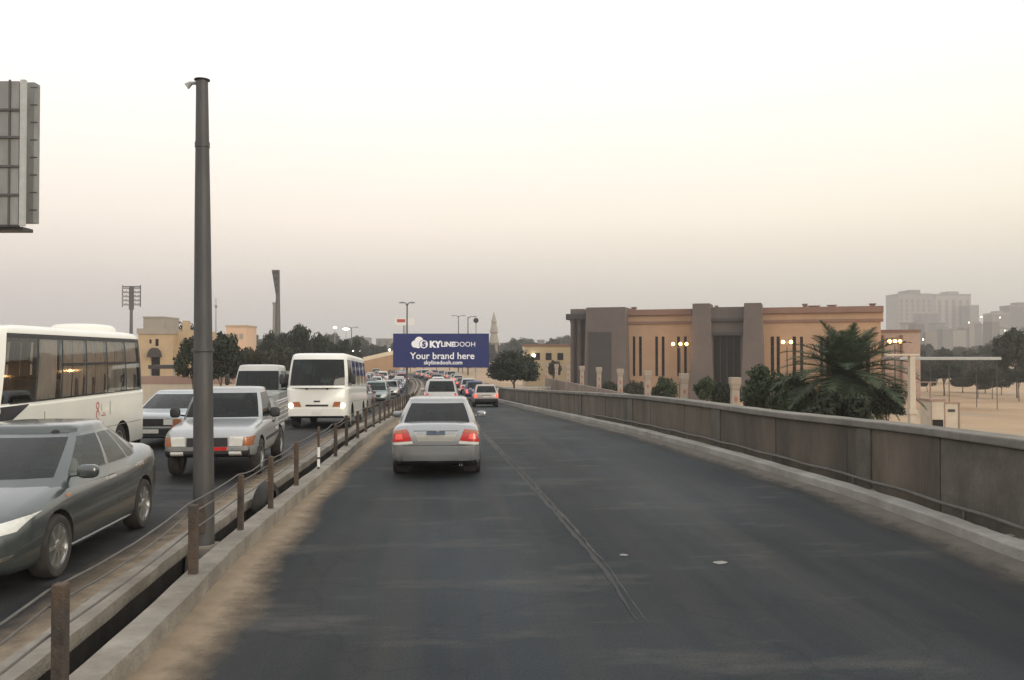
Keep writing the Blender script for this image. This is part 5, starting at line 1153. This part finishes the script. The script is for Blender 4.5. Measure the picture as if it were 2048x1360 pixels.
bevel(MB().box(g0 - .3, g1 - .2, .6, 12, gz, gz + (gt - gz) * .55).build('side_cornice', M['mauved'], bd), .06); bevel(MB().box(g0 + .3, g1 - .2, .9, 11, gz + (gt - gz) * .55, gt).build('side_parapet', M['mauve'], bd), .05)
for s_ in (g0 + .55, g0 + 1.55): MB().lathe([(.42, -.3), (.36, .2), (.33, gz - .5), (.45, gz)], 16, 'z', c=(s_, 1.3, 0)).build('column', M['mauve'], bd, smooth=40)
for u, w_, h_ in ((1262, .5, .5), (1430, .3, .5), (1610, .5, .55), (1628, 1.2, .3), (1665, .9, .35), (1748, .6, .45)):
    s_ = fac(u, 612)[0]; mb = MB(); mb.box(s_ - w_ / 2, s_ + w_ / 2, 2, 2.8, top - .1, top + h_ * .7); mb.box(s_ - w_ * .7, s_ + w_ * .7, 1.9, 2.9, top + h_ * .7, top + h_); mb.build('roof_vent', M['cornice'], bd)
# lower annexe at the right end
an = empty('annexe', bd.location + ex * (S_ + 3.2), bd.rotation_euler[2]); tag(an, 'pale pink annexe with dark pipes at the right end of the sandstone building', 'building')
MB().box(-3.0, 1.8, 4, 14, -.3, top - 3.2).build('wall', mat('pink_render', (.40, .29, .23), .9, var=.1), an); MB().box(-3.1, 1.9, 3.8, 14, top - 3.2, top - 2.9).build('roof', M['cornice'], an)
for x in (-2.6, -.4): MB().tube([(x, 3.8, 0), (x, 3.8, top - 3.6)], .16, 8).build('pipe', M['cornice'], an)
# lamp posts with lit globes before the building
def globe_lamp(us, v, off, label):
    pts = []
    for u in us:
        s_, z_ = fac(u, v, off); pts.append((s_, z_))
    c = sum(p[0] for p in pts) / len(pts); o = empty('globe_lamp', bd.location + ex * c + ey * off, bd.rotation_euler[2]); tag(o, label, 'lamp', 'lit globe lamps before the building')
    zt3 = pts[0][1]; MB().tube([(0, 0, -.0), (0, 0, zt3 + .3)], [.09, .06], 8).build('post', M['dark'], o)
    for s_, z_ in pts:
        MB().tube([(0, 0, zt3 - .5), (s_ - c, 0, z_ - .3)], .035, 6).build('arm', M['dark'], o)
        MB().lathe([(.001, -.24), (.14, -.20), (.22, -.07), (.22, .07), (.14, .20), (.001, .24)], 14, 'z', c=(s_ - c, 0, z_)).build('globe', M['lamp'], o, smooth=60)
    ld = bpy.data.lights.new('globe_light', 'POINT'); ld.energy = 150; ld.color = (1, .55, .22); ld.shadow_soft_size = .3; l = bpy.data.objects.new('globe_light', ld); COL.objects.link(l); l.parent = o; l.location = (0, -.35, zt3)
globe_lamp((1346, 1361, 1373), 688, -3.2, 'three lit globes on a post before the slit windows left of the entrance')
globe_lamp((1566, 1582), 684, -3.4, 'two lit globes on a post right of the entrance pylons')
globe_lamp((1712, 1722), 684, -3.4, 'two lit globes on a post by the rightmost slit window')
globe_lamp((1779, 1790, 1800), 683, -3.0, 'cluster of lit globes before the pink annexe')
# pillar fence along the building's grounds
M['pillar'] = mat('pale_stone', (.33, .285, .235), .9, var=.15, scale=2, bump=.2, dirt=(.28, .22, .17), dirtf=.5)
M['pred'] = mat('faded_red', (.32, .13, .09), .8, var=.2, scale=8)
pf_ = empty('pillar_fence', (9.8, 38.5, GR)); tag(pf_, 'row of pale stone fence pillars with flared tops and red emblems beyond the parapet', 'fence')
for k in range(0, 9):
    x, y = -.73 * k, 7.7 * k; h = 5.0; mb = MB(); sh_ = MB().cbox(0, 0, 0, h - .55, .38, .38, .88).build('pillar', M['pillar'], pf_, loc=(x, y, 0)); bevel(sh_, .02)
    cp = MB(); cp.cbox(0, 0, h - .55, h - .30, .335, .335, 1.3); cp.box(-.23, .23, -.23, .23, h - .30, h); bevel(cp.build('capital', M['pillar'], sh_), .02)
    for z in (h - .95, h - 1.5): MB().prism([(0, z - .16), (.09, z), (0, z + .16), (-.09, z)], -.186, -.15).build('emblem', M['pred'], sh_)
    if k < 8: 
        Mx = Matrix.Translation((x, y, 0)) @ Matrix.Rotation(math.atan2(7.7, -.73), 4, 'Z'); bevel(MB().box(.24, 7.5, -.10, .10, 0, 3.35, Mx).build('wall_panel', mat('fence_wall', (.21, .17, .14), .9, var=.2, scale=1) if k == 0 else bpy.data.materials['fence_wall'], pf_), .02)
# ---------------------------------------------------------------- sandy lot: post, canopy, booth
p = P(1823, 707, 35); o = empty('arm_post', (p.x, 35, GR)); tag(o, 'cream concrete post with a short flat arm rising beyond the parapet', 'post')
h = p.z - GR; M['cream'] = mat('cream_concrete', (.50, .44, .35), .85, var=.12, scale=2)
MB().cbox(0, 0, 0, h - .1, .30, .30, .66).build('post', M['cream'], o); bevel(MB().box(-1.05, .27, -.13, .13, h - .1, h - .02).build('arm', M['cream'], o), .02); MB().box(-.17, .17, -.17, .17, h * .60, h * .60 + .18).build('band', M['cream'], o)
a, b = P(1800, 721, 95), P(2003, 714, 95); o = empty('canopy', (a.x, 95, GR)); tag(o, 'long flat white canopy on thin posts across the sandy lot', 'canopy'); Lc = b.x - a.x
bevel(MB().box(0, Lc, 0, 5, a.z - GR + .05, b.z - GR).build('roof', M['galv'], o), .03)
for k in range(3):
    for yy in (.4, 4.6): MB().tube([(.3 + (Lc - .6) * k / 2, yy, 0), (.3 + (Lc - .6) * k / 2, yy, a.z - GR + .06)],   .045, 8).build('post', M['pole'], o)
a, b = P(1862, 860, 46), P(1888, 802, 46); c_ = P(1921, 805, 46); o = empty('guard_booth', (a.x, 46, GR)); tag(o, 'pinkish guard booth with a framed notice panel standing on the sand', 'booth')
w_ = b.x - a.x; h = b.z - GR; M['pinkst'] = mat('pink_trim', (.30, .20, .16), .8, var=.1); bevel(MB().box(0, w_, 0, 1.2, .1, h).build('wall', M['cream'], o), .02); MB().box(-.06, w_ + .06, -.06, 1.26, h, h + .10).build('roof', M['pinkst'], o)
MB().box(.08, w_ - .06, -.03, 0, h - 2.1, h - .98).build('window', M['pane'], o); MB().box(.0, .06, -.02, 0, .1, h).build('corner_trim', M['pinkst'], o)
x1 = c_.x - a.x; h2 = c_.z - GR; MB().box(w_ + .10, x1 - .06, .1, .16, .3, h2 - .06).build('notice_panel', M['cream'], o); MB().box(w_ + .03, w_ + .10, .06, .2, 0, h2).build('panel_frame', M['pinkst'], o); MB().box(x1 - .06, x1 + .01, .06, .2, 0, h2).build('panel_frame', M['pinkst'], o); MB().box(w_ + .10, x1 - .06, .06, .2, h2 - .06, h2 + .01).build('panel_frame', M['pinkst'], o)
MB().box(w_ + .25, w_ + .62, .08, .1, h2 - .50, h2 - .36).build('notice_slot', M['dark'], o)
zf = P(1870, 765, 46).z - GR; MB().tube([(.22, .5, h), (.22, .5, zf)], .05, 8).build('flag_pole', M['pinkst'], o)
MB().tube([(-.6, .5, zf), (.62, .5, zf)], .03, 6).build('cross_bar', M['pinkst'], o)
# ---------------------------------------------------------------- left side: beige house, walls, block
HY = 105.0; gz_ = gl_(320, HY); k = HY / FPX
ho = empty('beige_house', (P(318, 709, HY).x, HY, gz_)); tag(ho, 'beige house with arched dark awning and flat roof behind the bus', 'house')
Xp = lambda u, Y=HY: P(u, 709, Y).x - ho.location.x
Zp = lambda v, Y=HY: P(300, v, Y).z - gz_
M['beige'] = mat('beige_render', (.44, .33, .205), .9, var=.1, scale=.6, dirt=(.30, .23, .15), dirtf=.4); M['beiged'] = mat('grey_render', (.30, .27, .225), .9, var=.12, scale=.6)
wm = MB().box(Xp(276), Xp(346), 0, 8, -.3, Zp(668)).mesh('wall'); cuts = [MB().box(Xp(a_), Xp(b_), -.4, .3, Zp(d_), Zp(c__)).mesh('c') for a_, b_, c__, d_ in ((310, 317, 678, 692), (298, 303, 679, 687), (302, 320, 712, 760))]
link('wall', boolean_cut(wm, cuts), M['beige'], ho)
for a_, b_, c__, d_ in ((310, 317, 678, 692), (298, 303, 679, 687)): MB().box(Xp(a_), Xp(b_), .2, .26, Zp(d_), Zp(c__)).build('window', M['pane'], ho)
MB().box(Xp(302), Xp(320), .2, .26, Zp(760), Zp(712)).build('door', M['pane'], ho)
mb = MB(); cx = (Xp(300) + Xp(324)) / 2; rx = (Xp(324) - Xp(300)) / 2; zz = Zp(714)
mb.prism([(cx + rx * math.cos(R(t)), zz + 1.1 * math.sin(R(t))) for t in range(0, 181, 15)], -.9, .0); mb.build('arched_awning', M['mauved'], ho)
MB().box(Xp(274), Xp(348), -.15, 8.1, Zp(668), Zp(657)).build('parapet', M['beiged'], ho)
MB().box(Xp(258), Xp(300), 4, 9, Zp(668), Zp(633)).build('upper_room', M['beiged'], ho); MB().box(Xp(257), Xp(301), 3.9, 9.1, Zp(633), Zp(630)).build('upper_roof', M['beiged'], ho)
MB().box(Xp(346) + .004, Xp(388), 1.2, 8, -.3, Zp(661)).build('side_wing', M['beige'], ho)
for c__, d_ in ((675, 695), (706, 722)): MB().box(Xp(361), Xp(366), 1.14, 1.2, Zp(d_), Zp(c__)).build('window', M['pane'], ho)
MB().box(Xp(352) , Xp(362), 2, 3, Zp(661), Zp(640)).build('chimney', M['beige'], ho)
cw = empty('boundary_wall', (P(320, 709, 72).x, 72, gl_(320, 72))); tag(cw, 'low reddish and cream boundary wall in front of the beige house', 'wall')
zz = P(300, 768, 72).z - cw.location.z; z2 = P(300, 752, 72).z - cw.location.z
MB().box(-6, 8, 0, .3, -.3, max(zz, .2)).build('wall_base', M['cream'], cw); MB().box(-6.05, 8.05, -.03, .33, max(zz, .2), max(z2, .6)).build('wall_band', M['pinkst'], cw)
p0, p1 = P(296, 748, 80), P(350, 730, 80); o = empty('canopy', (p0.x, 80, gl_(320, 80))); tag(o, 'dark flat carport canopy between the boundary wall and the beige house', 'canopy')
MB().box(0, p1.x - p0.x, 0, 3, p1.z - o.location.z - .35, p1.z - o.location.z).build('roof', M['mauved'], o)
for x in (.15, p1.x - p0.x - .15): MB().tube([(x, .2, 0), (x, .2, p1.z - o.location.z - .3)], .06, 8).build('post', M['galv'], o)
p0, p1 = P(452, 700, 230), P(493, 654, 230); o = empty('apartment_block', ((p0.x + p1.x) / 2, 230, -2.3)); tag(o, 'plain peach-coloured block rising behind the trees left of the floodlight mast', 'building')
hw = (p1.x - p0.x) / 2; h = p1.z + 2.3; MB().box(-hw, hw, 0, 9, -.3, h).build('wall', mat('peach_render', (.62, .42, .28), .9, var=.05), o); MB().box(-hw - .15, hw + .15, -.15, 9.1, h, h + .5).build('parapet', M['beige'], o)
for x in (-.5, .0, .5): MB().box(x * hw - .5, x * hw + .5, -.06, 0, h - 3.2, h - 1.8).build('window', M['beiged'], o)
# low yellow building beyond the round tree
p0, p1 = P(1046, 722, 150), P(1150, 692, 150); o = empty('low_building', (p0.x, 150, -3.0)); tag(o, 'low yellow building with dark roof edge beyond the round tree', 'building'); h = p1.z + 3.0
MB().box(0, p1.x - p0.x, 0, 9, -.5, h).build('wall', mat('yellow_render', (.44, .345, .21), .9, var=.08, scale=.4), o); MB().box(-.2, p1.x - p0.x + .2, -.25, 9.2, h, h + .35).build('roof', M['cornice'], o); MB().box(-.1, .35, -.12, .2, -.5, h - .01).build('corner_pier', M['cream'], o)
for t in (.3, .55, .8): MB().box(t * 8 - .5, t * 8 + .5, -.05, 0, h - 2.4, h - 1.2).build('window', M['pane'], o)
p = P(1068, 711, 149); o = empty('wall_lamp', (p.x, 149.7, p.z)); tag(o, 'single lit lamp on the wall of the low yellow building', 'lamp'); MB().tube([(0, .28, .1), (0, 0, .1)], .05, 6).build('bracket', M['dark'], o); MB().lathe([(.001, -.3), (.25, -.15), (.25, .15), (.001, .3)], 14, 'z').build('lamp_glass', M['lampw'], o, smooth=50)
# low white balustrade by the round tree
o = empty('balustrade', (-1.2, 96, -2.2)); tag(o, 'low white balustrade at the foot of the round dark tree', 'balustrade')
MB().box(-.8, 6, 0, .2, 0, .25).build('base', M['white'], o); MB().box(-.8, 6, -.03, .23, .8, .95).build('hand_rail', M['white'], o)
for k in range(16): MB().cbox(-.6 + .43 * k, .1, .25, .8, .16, .16).build('baluster', M['white'], o)
# minaret far away
p = P(988, 622, 330); o = empty('minaret', (p.x, 330, -2.4)); tag(o, 'distant dark minaret with stepped balconies right of the navy billboard', 'minaret'); h = p.z + 2.4; z = [h * t for t in (0, .40, .42, .60, .62, .78, .80, .9, 1.0)]; r_ = [1.5, 1.35, 1.9, 1.15, 1.6, .85, 1.1, .5, .02]
mb = MB(); mb.lathe(list(zip(r_, z)), 12, 'z'); mb.build('shaft', M['beiged'], o, smooth=30); MB().lathe([(1.95, h * .425), (2.0, h * .425), (2.0, h * .445), (1.95, h * .445)], 12, 'z').build('balcony', M['beiged'], o)
# earth ramp with kerb wall; car light on it is put into the pale colour
p0, p1 = P(712, 726, 170), P(800, 706, 175); o = empty('ramp_wall', (p0.x, 170, -2.3)); tag(o, 'pale ramp wall climbing to the right beside the minibus', 'wall')
mb = MB(); q = p1 - Vector((p0.x, 170, -2.3)); z0 = p0.z + 2.3; z1 = q.z; mb.add([(0, 0, 0), (q.x, q.y, 0), (q.x, q.y, z1), (0, 0, z0), (0, .5, 0), (q.x, q.y + .5, 0), (q.x, q.y + .5, z1), (0, .5, z0)], [(0, 1, 2, 3), (4, 7, 6, 5), (3, 2, 6, 7), (0, 3, 7, 4), (1, 5, 6, 2)])
mb.build('retaining_wall', mat('ochre_wall', (.42, .26, .15), .9, var=.15, scale=.4), o); MB().add([(0, -.1, z0), (q.x, q.y - .1, z1), (q.x, q.y - .1, z1 + .8), (0, -.1, z0 + .8), (0, .6, z0), (q.x, q.y + .6, z1), (q.x, q.y + .6, z1 + .8), (0, .6, z0 + .8)], [(0, 1, 2, 3), (4, 7, 6, 5), (3, 2, 6, 7), (0, 3, 7, 4), (1, 5, 6, 2), (0, 4, 5, 1)]).build('coping', mat('lamplit_coping', (.66, .55, .38), .8, var=.1), o)
# ---------------------------------------------------------------- hazy city
CM = [mat('city_wall_%d' % i, c, .9, var=.12, scale=.1) for i, c in enumerate(((.20, .195, .18), (.15, .148, .14), (.26, .245, .215), (.12, .12, .12), (.21, .18, .15)))]
M['cwin'] = mat('city_window', (.06, .06, .062), .3, var=.2, scale=.5)
def block(u0, u1, vt, Y, label, group, ci, D=14, strips=5, setback=None):
    a, b = P(u0, vt, Y), P(u1, vt, Y); gz2 = zground(a.x, Y) - .3; o = empty('apartment_tower' if vt < 625 else 'city_house', ((a.x + b.x) / 2, Y, gz2)); tag(o, label, 'building', group); hw = (b.x - a.x) / 2; h = a.z - gz2
    MB().box(-hw, hw, 0, D, 0, h).build('wall', CM[ci % 5], o); MB().box(-hw - .2, hw + .2, -.2, D + .2, h, h + h * .02 + .2).build('roof_edge', CM[(ci + 1) % 5], o)
    nf = max(2, min(12, int(h / 3.3))); 
    for k in range(strips):
        x = -hw + 2 * hw * (k + .5) / strips; w = hw / strips * .9
        if nf <= 4 or strips > 4:
            MB().box(x - w * .5, x + w * .5, -.12, .0, h * .12, h * .93).build('window_bay', M['cwin'], o)
            for f_ in range(1, nf): MB().box(x - w * .62, x + w * .62, -.3, -.13, h * (.12 + .81 * f_ / nf) - .4, h * (.12 + .81 * f_ / nf) + .5).build('balcony', CM[(ci + 2) % 5], o)
    if setback: MB().box(-hw * .3, hw * .35, 2, D - 2, h + .3, h + setback).build('stair_tower', CM[(ci + 3) % 5], o)
    return o
block(1797, 1864, 590, 1000, 'tall hazy apartment tower beyond the sandstone building roof', 'hazy apartment towers', 0, 34, 6, 6)
block(1872, 1942, 591, 1040, 'hazy apartment tower with dark top floor right of the tallest tower', 'hazy apartment towers', 2, 22, 5, 5)
block(1940, 1958, 612, 1020, 'narrow lower hazy block joined to the right apartment tower', 'hazy apartment towers', 1, 22, 2)
block(1842, 1876, 628, 860, 'grey hazy block in front of the gap between the towers', 'hazy apartment towers', 3, 16, 3)
block(1985, 2020, 628, 800, 'hazy flat-roofed block right of the towers', 'hazy apartment towers', 1, 16, 3, 3); block(2018, 2075, 613, 820, 'hazy stepped block at the edge of the town', 'hazy apartment towers', 3, 16, 4, 4)
r2 = random.Random(15)
for k, u in enumerate(range(1772, 2070, 19)):
    block(u + r2.uniform(-4, 4), u + r2.uniform(17, 28), r2.uniform(640, 672), r2.uniform(520, 740), 'low hazy town house among trees beyond the sandy lot', 'low hazy town houses', k, 10, 2, 1.5 if k % 3 == 0 else None)
for k, u in enumerate((418, 500, 596, 720, 752, 775, 905, 1000, 1040, 1075, 1108)):
    block(u, u + r2.uniform(14, 30), r2.uniform(676, 690), r2.uniform(420, 600), 'low hazy house on the skyline behind the trees', 'low hazy skyline houses', k + 2, 10, 2)
for k, (u, v, Y) in enumerate(((1963, 634, 500), (2000, 635, 505), (1846, 679, 350), (1938, 645, 500), (2010, 661, 450), (707, 702, 190), (718, 702, 192), (779, 700, 200))):  # the pair at the ramp's low end is far car headlights on added posts
    p = P(u, v, Y); gz2 = zground(p.x, Y); o = empty('far_light', (p.x, Y, gz2)); tag(o, 'tiny far light glowing on a post in the haze', 'lamp', 'tiny lamps in the haze'); MB().tube([(0, 0, 0), (0, 0, p.z - gz2)], .08, 6).build('post', M['galv'], o); MB().lathe([(.001, -.26), (.26, -.13), (.26, .13), (.001, .26)], 10, 'z', c=(0, 0, p.z - gz2)).build('lamp_glass', M['lampw'], o, smooth=60)
# ---------------------------------------------------------------- haze
hz = MB().box(-1400, 1400, -90, 1400, -6, 84).build('haze', None); tag(hz, kind='stuff')
hm = bpy.data.materials.new('haze'); hm.use_nodes = True; N, L = hm.node_tree.nodes, hm.node_tree.links; N.remove(N['Principled BSDF'])
pv_ = N.new('ShaderNodeVolumePrincipled'); pv_.inputs['Color'].default_value = (.72, .725, .735, 1); pv_.inputs['Density'].default_value = .00062; pv_.inputs['Anisotropy'].default_value = .2
L.new(pv_.outputs[0], N['Material Output'].inputs['Volume']); hz.data.materials.append(hm)
# ---------------------------------------------------------------- people in the vehicles
def seated_person(shirt, loc_obj, local, rz_extra, label, scale=1.0):
    """upper body and thighs of a driver, hands on the wheel; +x is forward; origin at the seat"""
    J = {'hip': ((0, 0, .05), .15), 'wa': ((-.03, 0, .22), .135), 'ch': ((-.05, 0, .42), .155), 'nk': ((-.03, 0, .56), .055), 'hd0': ((0, 0, .66), .085), 'hd1': ((.005, 0, .75), .095), 'hd2': ((0, 0, .82), .06),
         'ls': ((-.05, .19, .48), .065), 'le': ((.14, .27, .28), .048), 'lw': ((.36, .17, .36), .034), 'lh': ((.43, .14, .39), .036), 'rs': ((-.05, -.19, .48), .065), 're': ((.14, -.27, .28), .048), 'rw': ((.36, -.17, .36), .034), 'rh': ((.43, -.14, .39), .036),
         'lk': ((.42, .12, .12), .075), 'rk': ((.42, -.12, .12), .075), 'lf': ((.55, .12, -.25), .05), 'rf': ((.55, -.12, -.25), .05)}
    E = [('hip', 'wa'), ('wa', 'ch'), ('ch', 'nk'), ('nk', 'hd0'), ('hd0', 'hd1'), ('hd1', 'hd2'), ('ch', 'ls'), ('ls', 'le'), ('le', 'lw'), ('lw', 'lh'), ('ch', 'rs'), ('rs', 're'), ('re', 'rw'), ('rw', 'rh'), ('hip', 'lk'), ('hip', 'rk'), ('lk', 'lf'), ('rk', 'rf')]
    for sd_, sy in (('l', 1), ('r', -1)):
        for k in range(4):
            J[sd_ + 'f%d' % k] = ((.46, sy * (.125 - .018 * k), .415 - .016 * k), .0095); J[sd_ + 'g%d' % k] = ((.475, sy * (.10 - .016 * k), .43 - .016 * k), .008); E += [(sd_ + 'h', sd_ + 'f%d' % k), (sd_ + 'f%d' % k, sd_ + 'g%d' % k)]
        J[sd_ + 't'] = ((.435, sy * .10, .41), .010); E.append((sd_ + 'h', sd_ + 't'))
    ks = list(J); me = bpy.data.meshes.new('person'); me.from_pydata([J[k][0] for k in ks], [(ks.index(a), ks.index(b)) for a, b in E], []); o = bpy.data.objects.new('tmp', me); COL.objects.link(o)
    o.modifiers.new('skin', 'SKIN'); sv = me.skin_vertices[0].data
    for i, k in enumerate(ks): sv[i].radius = (J[k][1], J[k][1]); sv[i].use_root = (k == 'hip')
    sb = o.modifiers.new('sub', 'SUBSURF'); sb.levels = 2; sb.render_levels = 2
    dg = bpy.context.evaluated_depsgraph_get(); dg.update(); m2 = bpy.data.meshes.new_from_object(o.evaluated_get(dg)); bpy.data.objects.remove(o)
    # nose
    for v in m2.vertices:
        if v.co.z > .60 and v.co.x > .055 and abs(v.co.y) < .025 and .66 < v.co.z < .73: v.co.x += .022
    m2.materials.clear(); m2.materials.append(shirt); m2.materials.append(M['skin'])
    for p in m2.polygons:
        c = p.center
        if c.z > .57 or (c.x > .30 and abs(c.y) < .24 and c.z > .30): p.material_index = 1
    shade(m2, 60); per = link('person', m2, None); tag(per, label, 'person')
    hr = MB(); rings = [(.70, .098), (.76, .108), (.82, .095), (.87, .055), (.885, .001)]
    hr.lathe([(r_, z) for z, r_ in rings], 16, 'z', c=(-.018, 0, 0)); hr.build('hair', M['hair'], per, smooth=60)
    bpy.context.view_layer.update(); per.matrix_world = loc_obj.matrix_world @ Matrix.Translation(local) @ Matrix.Scale(scale, 4)
    return per
bpy.context.view_layer.update()
seated_person(M['shirtw'], grey, (.22, .36, .56), 0, 'driver in a pale shirt at the wheel of the grey-green sedan')
seated_person(M['shirtb'], silver, (.20, .36, .52), 0, 'driver in a dark shirt seen through the silver sedan rear window')
seated_person(M['shirtw'], mini, (2.12, .5, 1.02), 0, 'driver in a pale shirt behind the minibus windscreen')
seated_person(M['shirtb'], pick, (.12, .36, .62), 0, 'driver in a dark shirt behind the pickup windscreen')
